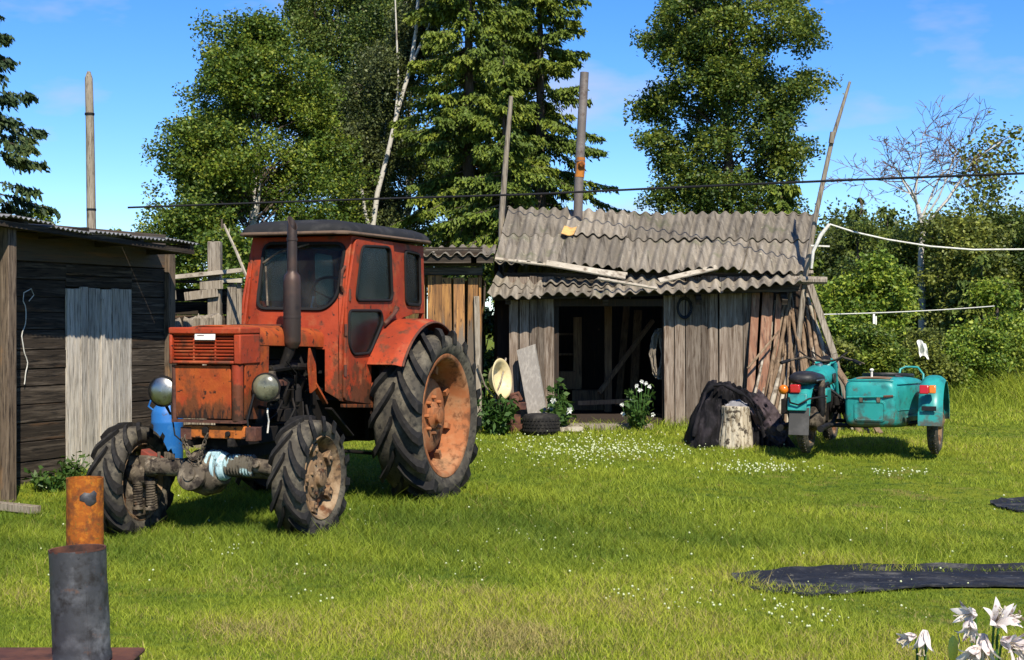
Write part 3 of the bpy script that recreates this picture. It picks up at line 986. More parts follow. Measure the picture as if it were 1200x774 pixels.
    for lab, px, Y, top, hf in (('thin spruce tip left of the bare birch, above the wood', 1040, 42, 252, .8), ('thin spruce tip above the white rope near the barn', 1004, 44, 240, .75), ('small spruce in the wood below the leafy limb of the bare birch', 1150, 29.5, 305, .85), ('small spruce in the wood under the white rope, left of the bare birch', 1052, 29, 318, .8), ('tiny far spruce tip between the leaning pole and the bare birch', 979, 48, 248, .5)):
        spruce('spruce_tree', lab, px, Y, top, 400, hf, seed=int(px), pal=dk, trunk=.07, whorl=.4, per=.7)
    # the wood behind them, one mass
    r = np.random.default_rng(77)
    V, K = [], []
    for k in range(560):
        x = r.uniform(8.0, 21) if k < 430 else r.uniform(21, 34); y = r.uniform(44, 50)
        px_ = x / y * 1800 + 600
        top = HC - (np.interp(px_, [940, 985, 1010, 1040, 1080, 1120, 1160, 1200, 1300], [284, 262, 276, 264, 284, 262, 268, 248, 250]) - HZ) / FPX * y
        z0 = r.uniform(.4, 1) ** .8 * (top - .7) + .5
        n = 190
        t = r.uniform()
        V.append(leaf_cards(r.normal(0, .42, (n, 3)) + np.array([x, y, z0]), .13, .09, .7, .2, r))
        K.append((np.array(dk[0]) * (1 - t) + np.array(hed[0]) * t) * r.uniform(.65, 1.3, (n, 1)))
    V, K = np.concatenate(V), np.concatenate(K)
    o = np_mesh('distant_wood', V.reshape(-1, 3), (np.arange(len(V)) * 4)[:, None] + np.array([[0, 1, 2, 3]]), np.repeat(K, 4, 0), M['leaf'])
    tag(o, 'green wood closing the view behind the small trees', 'wood', kind='stuff')
    # shrubs along the far side of the yard
    gH = 'shrubs along the far edge of the lawn'
    for i, (px, Y, top, hw, lab) in enumerate(((1025, 24, 398, 34, 'leafy shrub right behind the motorcycle handlebar'), (1085, 25, 402, 36, 'shrub with a white rag caught on it behind the sidecar'), (1135, 25.5, 388, 44, 'shrub behind the sidecar mudguard'), (1185, 26, 396, 34, 'tall shrub at the right edge of the lawn'), (975, 25, 400, 30, 'low shrub between the leaning poles and the handlebar'), (1230, 26, 368, 40, 'shrub half outside the right edge of the picture'))):
        broad_tree('shrub', lab, 'shrub', px, Y, [(top, px - hw * .4, px + hw * .4), (top + 20, px - hw * .85, px + hw * .85), (top + 45, px - hw, px + hw), (452, px - hw, px + hw)], 150, 130, leaf=.058, rc=.30, pal=(hed, ol, br)[i % 3], trunk=.025, tm='bark', seed=70 + i, group=gH, trunk_top=.7)
    # low greenery seen between buildings
    broad_tree('leafy_tree', 'leafy bush filling the gap between the small brown shed and the barn', 'bush', 566, 23.5, [(300, 555, 580), (330, 545, 592), (400, 540, 595), (480, 540, 595)], 40, 80, leaf=.075, rc=.3, pal=((.085, .115, .02), (.05, .078, .018), (.13, .15, .03)), trunk=.03, tm='bark', seed=91, dep=.5)
    broad_tree('leafy_tree', 'small leafy treetop peeking over the dark shed roof beside the utility pole', 'tree', 150, 38, [(262, 142, 160), (280, 130, 172), (330, 125, 178)], 24, 55, leaf=.1, rc=.4, pal=gB, trunk=.05, tm='bark', seed=92)
    broad_tree('leafy_tree', 'small leafy treetop peeking over the dark shed roof near the left spruce', 'tree', 52, 37, [(250, 44, 62), (270, 32, 74), (330, 28, 80)], 24, 55, leaf=.1, rc=.4, pal=gB, trunk=.05, tm='bark', seed=93)
    broad_tree('leafy_tree', 'leafy young tree behind the log rails left of the cab', 'tree', 262, 29, [(235, 235, 285), (270, 220, 298), (330, 215, 300), (400, 215, 300)], 55, 80, leaf=.09, rc=.42, pal=gB, trunk=.06, tm='bark', seed=94, dep=.7)
# ------------------------------------------------------------------ tractor (local x forward, y its left side, z up)
def make_wheel(name, root, pos, R, Rr, w, nl, lugh, steer=0, flip=False, rear=False, vdir=1):
    """wheel part: empty > tyre, rim, hub. Outer face towards +y"""
    wh = empty(name, pos, parent=root, rz=steer + (math.pi if flip else 0))
    hw = w / 2
    # carcass
    t = MB()
    Rb = R - lugh
    prof = [(Rr * .97, -hw * .78), (Rr * 1.03, -hw * .9), (Rr + (Rb - Rr) * .5, -hw * 1.08), (Rb - .03, -hw * .98), (Rb - .005, -hw * .78), (Rb, 0), (Rb - .005, hw * .78), (Rb - .03, hw * .98), (Rr + (Rb - Rr) * .5, hw * 1.08), (Rr * 1.03, hw * .9), (Rr * .97, hw * .78)]
    t.lathe(prof, axis=(0, 1, 0), n=64, cap=False, wob=.004)
    t.build('tyre', M['tyre_side'], wh, smooth=50)
    lg = MB()
    for side in (-1, 1):
        for k in range(nl):
            a0 = 2 * math.pi * (k + (.5 if side > 0 else 0)) / nl
            sweep = vdir * (1.15 * 2 * math.pi / nl)
            secs = []
            for q in range(6):
                f = q / 5
                y = side * (.01 + f * hw * 1.06)
                a = a0 + sweep * (f ** .8)
                rt = R - .012 * f * f - (.035 * R / .8 if q == 5 else 0)
                rb = Rb - .035 - (.05 if q == 5 else 0)
                th = (.034 if rear else .027) * (1.0 + .25 * f) / R
                sec = []
                for (rr, da) in ((rb, -th * 1.35), (rt, -th * .85), (rt, th * .85), (rb, th * 1.35)):
                    sec.append((math.cos(a + da) * rr, y, math.sin(a + da) * rr))
                secs.append(sec)
            lg.loft(secs)
    lg.build('tread_lugs', M['tyre'], wh, smooth=30)
    rm = MB()
    hu = MB()
    if rear:
        # flanged rim band, dished disc, hub
        rm.lathe([(Rr * 1.02, hw * .92), (Rr * 1.035, hw * .84), (Rr * .985, hw * .78), (Rr * .955, hw * .50), (Rr * .90, hw * .40), (Rr * .88, -hw * .5), (Rr * .95, -hw * .6), (Rr * .985, -hw * .8), (Rr * 1.03, -hw * .88), (Rr * .96, -hw * .9), (Rr * .90, -hw * .7), (Rr * .82, -hw * .5), (Rr * .85, hw * .36), (Rr * .90, hw * .56), (Rr * .93, hw * .84), (Rr * .97, hw * .92)], axis=(0, 1, 0), n=64, closed=True)
        rm.build('rim', M['rim_orange'], wh, smooth=40)
        dk = MB()
        dk.lathe([(Rr * .82, -hw * .74), (Rr * .66, -hw * .60), (Rr * .62, hw * .06), (Rr * .58, hw * .16), (Rr * .36, hw * .22), (.115, hw * .22), (.115, hw * .16), (Rr * .36, hw * .15), (Rr * .55, hw * .08), (Rr * .59, -hw * .62), (Rr * .82, -hw * .82)], axis=(0, 1, 0), n=48, closed=True)
        for k in range(8):
            a = 6.283 * (k + .3) / 8
            dk.obox((math.cos(a) * Rr * .70, -hw * .05, math.sin(a) * Rr * .70), (math.cos(a) * Rr * .14, 0, math.sin(a) * Rr * .14), (0, hw * .25, 0), (-math.sin(a) * .05, 0, math.cos(a) * .05))
        dk.build('disc', M['rim_orange'], wh, smooth=40)
        hu.lathe([(.125, hw * .1), (.125, hw * .32), (.10, hw * .36), (.075, hw * .46), (.075, hw * .62), (.05, hw * .66)], axis=(0, 1, 0), n=20)
        for k in range(8):
            a = 6.283 * k / 8
            hu.lathe([(.02, hw * .2), (.02, hw * .36), (.012, hw * .42)], (math.cos(a) * .165, 0, math.sin(a) * .165), (0, 1, 0), n=6)
        hu.build('hub', M['rim_orange'], wh, bevel=.004)
    else:
        rm.lathe([(Rr * 1.0, hw * .95), (Rr * 1.04, hw * .86), (Rr * .97, hw * .7), (Rr * .9, hw * .35), (Rr * .9, -hw * .5), (Rr * 1.0, -hw * .8), (Rr * .95, -hw * .84), (Rr * .84, -hw * .5), (Rr * .84, hw * .38), (Rr * .93, hw * .76)], axis=(0, 1, 0), n=48, closed=True)
        rm.build('rim', M['rim_tan'], wh, smooth=40)
        dk = MB()
        # star shaped disc with clamp lugs
        n = 40
        pts = []
        for k in range(n):
            a = 6.283 * k / n
            b = Rr * (.68 + .17 * (1 if math.cos(5 * a) > .25 else -.15))
            pts.append((math.cos(a) * b, math.sin(a) * b))
        hole = [(math.cos(6.283 * k / 16) * .06, math.sin(6.283 * k / 16) * .06) for k in range(16)]
        dk.panel(pts, [hole], lambda a, b: (a, hw * .30, b), (0, hw * .12, 0))
        for k in range(5):
            a = 6.283 * k / 5
            ca, sa = math.cos(a), math.sin(a)
            dk.obox(Vector((ca * Rr * .60 + sa * .045, hw * .34, sa * Rr * .60 - ca * .045)), Vector((-sa * .09, 0, ca * .09)), Vector((0, hw * .38, 0)), Vector((ca * Rr * .26, 0, sa * Rr * .26)))
            dk.lathe([(.018, hw * .6), (.018, hw * .85)], (ca * Rr * .72, 0, sa * Rr * .72), (0, 1, 0), n=6)
        dk.build('disc', M['rim_tan'], wh, bevel=.005)
        hu.lathe([(Rr * .52, hw * .36), (Rr * .50, hw * .50), (Rr * .42, hw * .56), (Rr * .36, hw * .62), (.075, hw * .66), (.07, hw * .92), (.045, hw * .98)], axis=(0, 1, 0), n=28)
        for k in range(8):
            a = 6.283 * (k + .4) / 8
            hu.lathe([(.014, hw * .5), (.014, hw * .72)], (math.cos(a) * Rr * .39, 0, math.sin(a) * Rr * .39), (0, 1, 0), n=6)
        hu.build('hub', M['rim_tan'], wh, bevel=.004)
    return wh


def loop_tube(mb, pts, r, n=6):
    """closed bead round an opening"""
    pts = [Vector(p) for p in pts]
    m = len(pts)
    s = len(mb.v)
    for i, p in enumerate(pts):
        d = (pts[(i + 1) % m] - pts[i - 1]).normalized()
        c = sum(pts, Vector()) / m
        a = (p - c)
        a = (a - d * a.dot(d)).normalized()
        b = d.cross(a)
        for k in range(n):
            t = 6.283 * k / n
            mb.v.append(tuple(p + a * math.cos(t) * r + b * math.sin(t) * r))
    for i in range(m):
        j = (i + 1) % m
        for k in range(n):
            k2 = (k + 1) % n
            mb.f.append((s + i * n + k, s + i * n + k2, s + j * n + k2, s + j * n + k))


def tractor():
    T = empty('tractor', (-2.283, 12.365, 0), 'old rust orange wheeled tractor with a glazed cab parked on the lawn', 'tractor', rz=-rad(90 + 20.5))
    # --- bonnet
    h = MB()
    def hsec(x, zt, zl, hw_):
        return [(x, -hw_, zl), (x, -hw_, zt - .07), (x, -hw_ + .02, zt - .03), (x, -hw_ + .07, zt), (x, -.1, zt + .022), (x, .1, zt + .022), (x, hw_ - .07, zt), (x, hw_ - .02, zt - .03), (x, hw_, zt - .07), (x, hw_, zl)]
    o_ = [hsec(x, zt, zl, .318) for x, zt, zl in ((.27, 1.668, 1.535), (.1, 1.672, 1.53), (-.3, 1.668, 1.52), (-.75, 1.662, 1.508), (-1.10, 1.655, 1.497))]
    i_ = [[(p[0], p[1] * .97, p[2] - .012 if k not in (0, 9) else p[2]) for k, p in enumerate(s)] for s in o_]
    secs = [a + list(reversed(b)) for a, b in zip(o_, i_)]
    h.loft(secs)
    hood = h.build('hood', M['paint_rust'], T, bevel=.004)
    b = MB()
    b.tube([(-.45, .322, 1.56), (-.45, .326, 1.53)], .012, n=6)
    b.box((-.5, -.0, 1.692), (.012, .55, .01))
    b.build('hood_seam', M['rust_dark'], hood)
    # --- grille
    gm = MB()
    gz0, gz1 = 1.385, 1.665
    xg = .36
    gm.obox((.05, -.325, gz1 - .045), (xg - .04, 0, 0), (0, .65, 0), (0, 0, .055))        # visor
    gm.obox((.05, -.325, gz0), (xg - .045, 0, 0), (0, .03, 0), (0, 0, gz1 - gz0 - .045))
    gm.obox((.05, .262, gz0), (xg - .045, 0, 0), (0, .063, 0), (0, 0, gz1 - gz0 - .045))
    gm.obox((.05, -.295, gz0), (xg - .045, 0, 0), (0, .557, 0), (0, 0, .028))
    G = gm.build('grille', M['paint'], T, bevel=.012)
    lv = MB()
    for k in range(8):
        z = gz0 + .038 + k * .0265
        lv.obox((xg - .075, -.293, z + .012), (.050, 0, -.012), (0, .553, 0), (.006, 0, .014))
    for y in (-.12, .075):
        lv.obox((xg - .075, y, gz0 + .03), (.05, 0, 0), (0, .014, 0), (0, 0, gz1 - gz0 - .08))
    lv.build('louvers', M['paint'], G, bevel=.002)
    bk = MB(); bk.obox((.16, -.29, gz0 + .03), (.02, 0, 0), (0, .55, 0), (0, 0, .22)); bk.build('radiator_core', M['black'], G)
    pl = MB()
    pl.obox((xg + .002, -.085, 1.575), (.006, 0, 0), (0, .185, 0), (-.005, 0, .085))
    plate = pl.build('plate', M['whitepaint'], G, bevel=.002)
    tx = MB()
    for z, y0, ln in ((1.640, -.06, .13), (1.623, -.05, .10), (1.607, -.06, .06)):
        tx.obox((xg + .0085 - (z - 1.575) * .06, y0, z), (.001, 0, 0), (0, ln, 0), (0, 0, .006))
    tx.build('print_line', M['rust_dark'], plate, smooth=0)
    # --- lower nose panel
    fp = MB()
    fp.obox((.30, -.285, .955), (.02, 0, 0), (0, .50, 0), (.012, 0, .42))
    FPn = fp.build('front_panel', M['paint_rust'], T, bevel=.006)
    e = MB()
    e.tube([(.308, .270, .945), (.315, .270, 1.38)], .046, n=14)
    e.build('rolled_edge', M['paint'], FPn, smooth=60)
    e = MB()
    e.tube([(.31, -.30, .945), (.315, -.30, 1.38)], .022, n=10)
    e.obox((.27, -.31, .925), (.075, 0, 0), (0, .64, 0), (0, 0, .022))
    e.build('rim_strip', M['rust_dark'], FPn, smooth=60)
    # --- side panels of the nose
    for sy in (1, -1):
        s = MB()
        out = [(.27, .955), (.27, 1.535), (-.105, 1.545), (-.085, 1.02), (.02, .945)]
        s.panel(out, [], lambda a, b_: (a, sy * .302, b_), (0, sy * .012, 0))
        s.build('nose_side_panel', M['paint_rust'], T, bevel=.003)
    # --- engine
    en = MB()
    en.box((-.55, 0, .98), (.95, .34, .44))
    en.box((-.1, 0, 1.18), (.12, .46, .55))
    en.box((-.55, .05, 1.36), (.95, .22, .08))
    for k in range(4):
        x = -.22 - k * .2
        for q in range(7):
            en.lathe([(.088, 0), (.088, .012)], (x, .10, 1.02 + q * .035), (0, .35, 1), n=14)
        en.lathe([(.07, 0), (.07, .28)], (x, .10, 1.0), (0, .35, 1), n=12)
    en.box((-.98, 0, 1.25), (.1, .5, .5))
    E_ = en.build('engine', M['grime'], T, bevel=.006)
    d = MB()
    d.tube([(-.2, .27, 1.33), (-.5, .30, 1.35), (-.85, .27, 1.33)], .032, n=8)
    for k in range(4):
        d.tube([(-.22 - k * .2, .14, 1.32), (-.22 - k * .2, .28, 1.34)], .028, n=8)
    d.tube([(-.40, .35, 1.55), (-.40, .33, 1.46), (-.38, .29, 1.36)], [.05, .045, .035], n=10)
    d.build('exhaust_manifold', M['grime'], E_)
    d = MB()
    d.lathe([(.05, 0), (.065, .02), (.065, .16), (.04, .19), (.03, .24)], (-.17, .30, 1.08), n=12)
    d.build('oil_filter', M['mud_iron'], E_, bevel=.004)
    d = MB(); d.lathe([(.045, 0), (.045, .12), (.02, .15)], (-.62, .28, 1.05), n=12); d.build('fuel_filter', M['grime'], E_, bevel=.004)
    d = MB(); d.box((-.45, .27, .95), (.20, .10, .10)); d.build('starter', M['grime'], E_, bevel=.004)
    d = MB(); d.box((-.30, .31, 1.22), (.12, .06, .05)); d.build('injector_block', M['rust_dark'], E_, bevel=.004)
    d = MB()
    r = random.Random(3)
    for k in range(16):
        a = Vector((r.uniform(-.95, -.15), r.uniform(.22, .36), r.uniform(.85, 1.3)))
        b_ = a + Vector((r.uniform(-.3, .3), r.uniform(-.1, .08), r.uniform(-.25, .25)))
        d.tube([a, a.lerp(b_, .5) + Vector((0, .05, r.uniform(-.06, .06))), b_], r.uniform(.006, .013), n=5)
    d.build('fuel_pipe', M['grime'], E_)
    # --- bracket and lever cluster in front of the cab
    d = MB()
    d.panel([(-.80, 1.16), (-.78, 1.36), (-.68, 1.50), (-.66, 1.36), (-.70, 1.12)], [[(-.74, 1.30), (-.71, 1.38), (-.70, 1.30)]], lambda a, b_: (a, .36, b_), (0, .02, 0))
    d.beam((-.78, .36, 1.2), (-.95, .38, 1.02), .05, .02)
    d.build('bracket', M['paint_rust'], T, bevel=.002)
    # --- frame rails, gearbox
    f = MB()
    for sy in (1, -1):
        f.beam((.30, sy * .2, .80), (-1.0, sy * .2, .80), .07, .13)
    f.box((-.35, 0, .70), (.9, .34, .16))
    f.build('frame', M['grime'], T, bevel=.008)
    f = MB()
    f.box((-1.6, 0, .85), (1.3, .46, .42))
    f.box((-2.25, 0, .86), (.45, .56, .48))
    f.lathe([(.16, -.62), (.14, -.4), (.17, -.3), (.17, .3), (.14, .4), (.16, .62)], (-2.22, 0, .852), (0, 1, 0), n=18)
    f.beam((-1.05, .3, .62), (-1.9, .36, .52), .05, .03)
    f.beam((-1.0, .38, .98), (-1.35, .42, .72), .08, .02)
    f.build('gearbox', M['grime'], T, bevel=.01)
    # --- bumper cross piece
    f = MB()
    f.obox((.20, -.235, .80), (.10, 0, 0), (0, .56, 0), (0, 0, .10))
    Bp = f.build('bumper', mat('worn_bumper_paint', (.42, .12, .025), [((.16, .055, .02), 6, .48, .62), ((.04, .022, .015), 13, .54, .62)], rough=.75), T, bevel=.008)
    f = MB()
    f.box((.255, -.205, .835), (.10, .10, .10)); f.build('tow_bracket', M['rust_dark'], Bp, bevel=.006)
    f = MB(); f.box((.25, .375, .84), (.10, .09, .11)); f.build('tow_bracket', M['rust_dark'], Bp, bevel=.006)
    f = MB()
    f.lathe([(.03, 0), (.03, .02)], (.30, -.02, .865), (1, 0, 0), n=12)
    f.build('bolt', M['grime'], Bp, bevel=.003)
    f = MB(); f.lathe([(.022, 0), (.022, .02)], (.30, .18, .84), (1, 0, 0), n=12); f.build('bolt', M['grime'], Bp, bevel=.003)
    # --- front axle
    a = MB()
    a.lathe([(.085, -.30), (.075, -.34), (.072, -.60), (.085, -.62), (.085, -.66)], (.12, 0, .545), (0, 1, 0), n=18)
    a.lathe([(.06, -.3), (.17, -.22), (.195, -.12), (.17, -.02), (.09, .06)], (.12, 0, .52), (0, 1, 0), n=20)
    a.tube([(.12, .05, .56), (.06, .62, .545)], .075, n=14)
    for k in range(5):
        a.lathe([(.015, 0), (.015, .05)], (.12 + .06 * math.cos(k), -.40 - .05 * k, .61), (0, 0, 1), n=6)
    A = a.build('front_axle', M['mud_iron'], T, bevel=.004)
    a = MB()
    for k in range(2):
        a.lathe([(.13, -.06 + k * .05), (.13, -.035 + k * .05)], (.15, 0, .57), (0, 1, 0), n=20)
    a.lathe([(.11, .03), (.12, .05), (.10, .09)], (.15, 0, .57), (0, 1, 0), n=18)
    a.box((.2, .02, .66), (.08, .07, .06))
    a.build('flange', M['lightblue'], A, bevel=.003)
    a = MB()
    for k in range(9):
        y = .10 + k * .027
        a.lathe([(.062, y), (.088, y + .009), (.062, y + .02)], (.17, 0, .585), (0, 1, 0), n=16)
    a.build('bellows', mat('chipped_blue_bellows', (.13, .115, .09), [((.40, .58, .62), 9, .54, .60), ((.04, .035, .03), 14, .52, .64)], rough=.85), A, smooth=60)
    a = MB()
    a.tube([(.17, .34, .585), (.15, .50, .565)], .06, n=14)
    a.lathe([(.03, 0), (.03, .03)], (.225, .39, .60), (1, 0, .2), n=12)
    a.build('steering_joint', M['mud_iron'], A, bevel=.004)
    a = MB()
    a.lathe([(.125, 0), (.125, .04), (.095, .06), (.06, .06)], (.28, -.15, .50), (1, 0, .25), n=20)
    a.lathe([(.055, .06), (.055, .075)], (.28, -.15, .50), (1, 0, .25), n=16)
    a.build('drive_flange', M['mud_iron'], A, bevel=.004)
    a = MB()
    r = random.Random(8)
    for (p0, p1, sg) in (((.31, -.20, .80), (.31, -.02, .80), .22), ((.32, -.22, .78), (.32, .0, .82), .16)):
        m = 13
        for k in range(m):
            t = k / (m - 1)
            c = Vector(p0).lerp(Vector(p1), t) + Vector((.01 * (k % 2), 0, -sg * 4 * t * (1 - t)))
            tt = (Vector(p1) - Vector(p0)).normalized() + Vector((0, 0, -sg * 4 * (1 - 2 * t) / .2))
            tt.normalize()
            sd_ = tt.cross(Vector((1, 0, 0))).normalized() if k % 2 else Vector((1, 0, 0))
            ring = [c + tt * math.cos(q * .785) * .026 + sd_ * math.sin(q * .785) * .014 for q in range(8)]
            loop_tube(a, ring, .0055, 5)
    a.build('chain', M['mud_iron'], A, smooth=60)
    # --- far kingpin with its coil springs, red knuckle
    k_ = MB()
    k_.lathe([(.075, -.90), (.10, -.84), (.11, -.76), (.085, -.70)], (.05, 0, .47), (0, 1, 0), n=14)
    k_.box((.06, -.72, .56), (.12, .10, .14))
    k_.box((.05, -.83, .20), (.13, .14, .14))
    k_.tube([(.03, -.88, .62), (.05, -.90, .42), (.04, -.88, .24)], [.06, .075, .05], n=10)
    K = k_.build('hub_carrier', M['mud_iron'], T, bevel=.01)
    k_ = MB()
    for (x, y) in ((.11, -.78), (.11, -.66), (.02, -.70)):
        hel = [(x + .032 * math.cos(q * .7), y + .032 * math.sin(q * .7), .215 + .0024 * q * 1.0) for q in range(78)]
        k_.tube(hel, .0095, n=5)
        k_.tube([(x, y, .17), (x, y, .44)], .016, n=8)
        k_.lathe([(.045, .40), (.045, .425)], (x, y, 0), (0, 0, 1), n=12)
        k_.lathe([(.045, .19), (.045, .21)], (x, y, 0), (0, 0, 1), n=12)
    k_.build('coil_springs', M['mud_iron'], K, smooth=60)
    k_ = MB()
    k_.loft([[(.10, -.78, .50), (.10, -.60, .55), (.10, -.60, .60), (.10, -.76, .68)], [(-.02, -.78, .50), (-.02, -.60, .53), (-.02, -.60, .60), (-.02, -.76, .68)]])
    k_.build('knuckle', mat('dull_red_paint', (.20, .045, .03), [((.10, .05, .04), 9, .5, .7)], rough=.8), K, bevel=.008)
    # --- wheels
    make_wheel('front_wheel', T, (0, .735, .492), .490, .325, .25, 14, .036, steer=rad(2), vdir=-1)
    make_wheel('front_wheel', T, (.04, -.885, .405), .490, .325, .25, 14, .036, flip=True, steer=rad(3), vdir=1)
    make_wheel('rear_wheel', T, (-2.22, .775, .860), .805, .555, .43, 16, .062, rear=True, vdir=-1)
    make_wheel('rear_wheel', T, (-2.22, -.775, .860), .805, .555, .43, 16, .062, rear=True, flip=True, vdir=1)
    # --- cab
    cw = .485
    xf = lambda z: -1.03 - (max(z, 1.60) - 1.60) * .23      # sloping windscreen
    cf = MB()
    ws = roundpoly([(-.36, 1.835), (.31, 1.825), (.415, 1.93), (.44, 2.40), (-.36, 2.415)], .09, 5)
    out = [(-cw, 1.04), (-.33, 1.04), (-.33, 1.50), (.33, 1.48), (.33, 1.12), (cw, 1.04), (cw, 2.47), (-cw, 2.47)]
    cf.panel(out, [ws], lambda a, b_: (xf(b_), a, b_), (-.03, 0, 0))
    CAB = cf.build('cab_front', M['paint'], T, bevel=.006)
    wl = MB(); loop_tube(wl, [(xf(b_) + .006, a, b_) for a, b_ in ws], .017); wl.build('windscreen_seal', M['rubber'], CAB, smooth=60)
    gl = MB(); gl.panel(ws, [], lambda a, b_: (xf(b_) - .012, a, b_), (-.004, 0, 0)); gl.build('windscreen', M['glass'], CAB, smooth=0)
    wp = MB()
    wp.tube([(xf(2.40) + .03, .1, 2.40), (xf(2.33) + .03, -.2, 2.33), (xf(2.26) + .03, -.34, 2.24)], .008, n=5)
    wp.beam((xf(2.2) + .025, -.31, 2.21), (xf(1.86) + .02, -.25, 1.86), .016, .012)
    wp.build('wiper', M['mud_iron'], CAB)
    hd = MB(); hd.tube([(xf(2.02) + .01, .462, 1.99), (xf(2.05) + .05, .462, 2.03), (xf(2.15) + .05, .462, 2.16), (xf(2.2) + .01, .462, 2.20)], .013, n=6)
    hd.build('grab_handle', M['rust_dark'], CAB)
    # side shells with doors
    up = roundpoly([(-1.375, 2.385), (-1.955, 2.40), (-2.005, 1.915), (-1.25, 1.905)], .07, 4)
    lo = roundpoly([(-1.12, 1.815), (-1.76, 1.82), (-1.80, 1.72), (-1.53, 1.44), (-1.20, 1.435), (-1.115, 1.53)], .06, 4)
    qw = roundpoly([(-2.345, 2.385), (-2.72, 2.37), (-2.75, 1.88), (-2.375, 1.885)], .06, 4)
    door_out = roundpoly([(-1.085, 1.90), (-1.265, 2.445), (-2.03, 2.455), (-2.16, 1.91), (-2.05, 1.78), (-1.575, 1.43), (-1.57, .985), (-1.045, 1.045)], .05, 4)
    for sy in (1, -1):
        s = MB()
        shell = [(-1.03, 1.04), (-1.03, 1.60), (xf(2.47), 2.47), (-2.85, 2.45), (-2.88, 1.80), (-2.62, 1.80), (-2.3, 1.755), (-2.0, 1.66), (-1.75, 1.51), (-1.60, 1.36), (-1.60, .955), (-1.55, .955)]
        big = roundpoly([(-1.13, 1.92), (-1.30, 2.42), (-2.0, 2.43), (-2.10, 1.91), (-2.0, 1.79), (-1.60, 1.50), (-1.52, 1.12), (-1.10, 1.12)], .05, 3)
        s.panel(shell, [big, qw], lambda a, b_: (a, sy * (cw - .02 - max(0, -a - 2.2) * .05), b_), (0, sy * .025, 0))
        sh = s.build('cab_side', M['paint'], T, bevel=.005)
        k_ = MB(); loop_tube(k_, [(a, sy * (cw + .012 - max(0, -a - 2.2) * .05), b_) for a, b_ in qw], .015); k_.build('window_seal', M['rubber'], sh, smooth=60)
        k_ = MB(); k_.panel(qw, [], lambda a, b_: (a, sy * (cw - .008 - max(0, -a - 2.2) * .05), b_), (0, sy * .004, 0)); k_.build('window_pane', M['glass'], sh, smooth=0)
        s = MB()
        s.panel(door_out, [up, lo], lambda a, b_: (a, sy * (cw + .009), b_), (0, sy * .022, 0))
        dr = s.build('cab_door', M['paint'], T, bevel=.006)
        k_ = MB()
        for lp in (up, lo):
            loop_tube(k_, [(a, sy * (cw + .034), b_) for a, b_ in lp], .014)
        k_.build('window_seal', M['rubber'], dr, smooth=60)
        k_ = MB(); k_.panel(up, [], lambda a, b_: (a, sy * (cw + .018), b_), (0, sy * .004, 0)); k_.build('window_pane', M['glass'], dr, smooth=0)
        k_ = MB(); k_.panel(lo, [], lambda a, b_: (a, sy * (cw + .018), b_), (0, sy * .004, 0)); k_.build('window_pane', M['glass'], dr, smooth=0)
        k_ = MB()
        k_.tube([(-1.80, sy * (cw + .05), 1.70), (-2.0, sy * (cw + .06), 1.80), (-2.06, sy * (cw + .06), 1.84)], .018, n=7)
        k_.tube([(-2.04, sy * (cw + .03), 1.80), (-2.06, sy * (cw + .06), 1.86)], .026, n=7)
        k_.build('handle', M['rust_dark'], dr)
        k_ = MB()
        for z in (1.95, 1.65, 1.30):
            k_.tube([(-1.06 - max(0, z - 1.6) * .23, sy * (cw + .03), z - .05), (-1.06 - max(0, z - 1.6) * .23, sy * (cw + .03), z + .05)], .014, n=7)
        k_.build('hinge', M['rust_dark'], dr)
        k_ = MB()
        k_.obox((-1.575, sy * (cw - .01), .955), (.53, 0, .03), (0, sy * .06, 0), (0, 0, .03))
        k_.panel([(-1.56, .90), (-1.56, 1.14), (-1.60, 1.18), (-1.70, .90)], [], lambda a, b_: (a, sy * (cw + .02), b_), (0, sy * .012, 0))
        k_.build('step_sill', M['paint_rust'], T, bevel=.003)
        # mudguard: curved sheet over the front and top of the wheel
        fm = MB()
        def fen(u, v, sy=sy):
            a = rad(33 + 113 * u)                      # from the front lip to behind the top
            R = .90 - .015 * math.cos(v * 3)
            x = -2.22 + math.cos(a) * (.885 if a < rad(90) else .80)
            z = .86 + math.sin(a) * .89
            y = sy * (.475 + v * .375)
            drop = .035 * max(0, v - .8) / .2
            nn = Vector((math.cos(a), 0, math.sin(a)))
            return Vector((x, y, z)) - nn * drop, nn
        fm.sheet(fen, 28, 12, .012)
        F_ = fm.build('mudguard', M['paint'], T, smooth=50)
        fe = MB()
        fe.tube([fen(u / 28, 1)[0] for u in range(29)], .012, n=6)
        fe.build('bead_edge', M['rust_dark'], F_, smooth=60)
        fs = MB()
        sk = [(-2.20 + math.cos(rad(28 + 118 * u / 20)) * (.93 if 28 + 118 * u / 20 < 90 else .80), .90 + math.sin(rad(28 + 118 * u / 20)) * .885) for u in range(21)]
        sk = sk + [(-2.86, .95), (-1.60, .95)]
        fs.panel(sk, [], lambda a, b_: (a, sy * .462, b_), (0, sy * .010, 0))
        fs.build('inner_wheel_wall', M['grime'], T, smooth=0)
    # back wall and dark panels added for interior shade, floor, seat
    s = MB()
    s.panel([(-.465, 1.05), (.465, 1.05), (.445, 2.46), (-.445, 2.46)], [roundpoly([(-.40, 1.74), (.41, 1.74), (.41, 2.40), (-.40, 2.40)], .05)], lambda a, b_: (-2.86, a, b_), (.02, 0, 0))
    bw = s.build('cab_back', M['paint'], T)
    s = MB(); s.panel(roundpoly([(-.40, 1.74), (.41, 1.74), (.41, 2.40), (-.40, 2.40)], .05), [], lambda a, b_: (-2.852, a, b_), (.004, 0, 0)); s.build('window_pane', M['glass'], bw, smooth=0)
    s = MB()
    s.box((-1.95, 0, 1.06), (1.75, .92, .03)); s.box((-2.55, 0, 1.35), (.5, .9, .55))
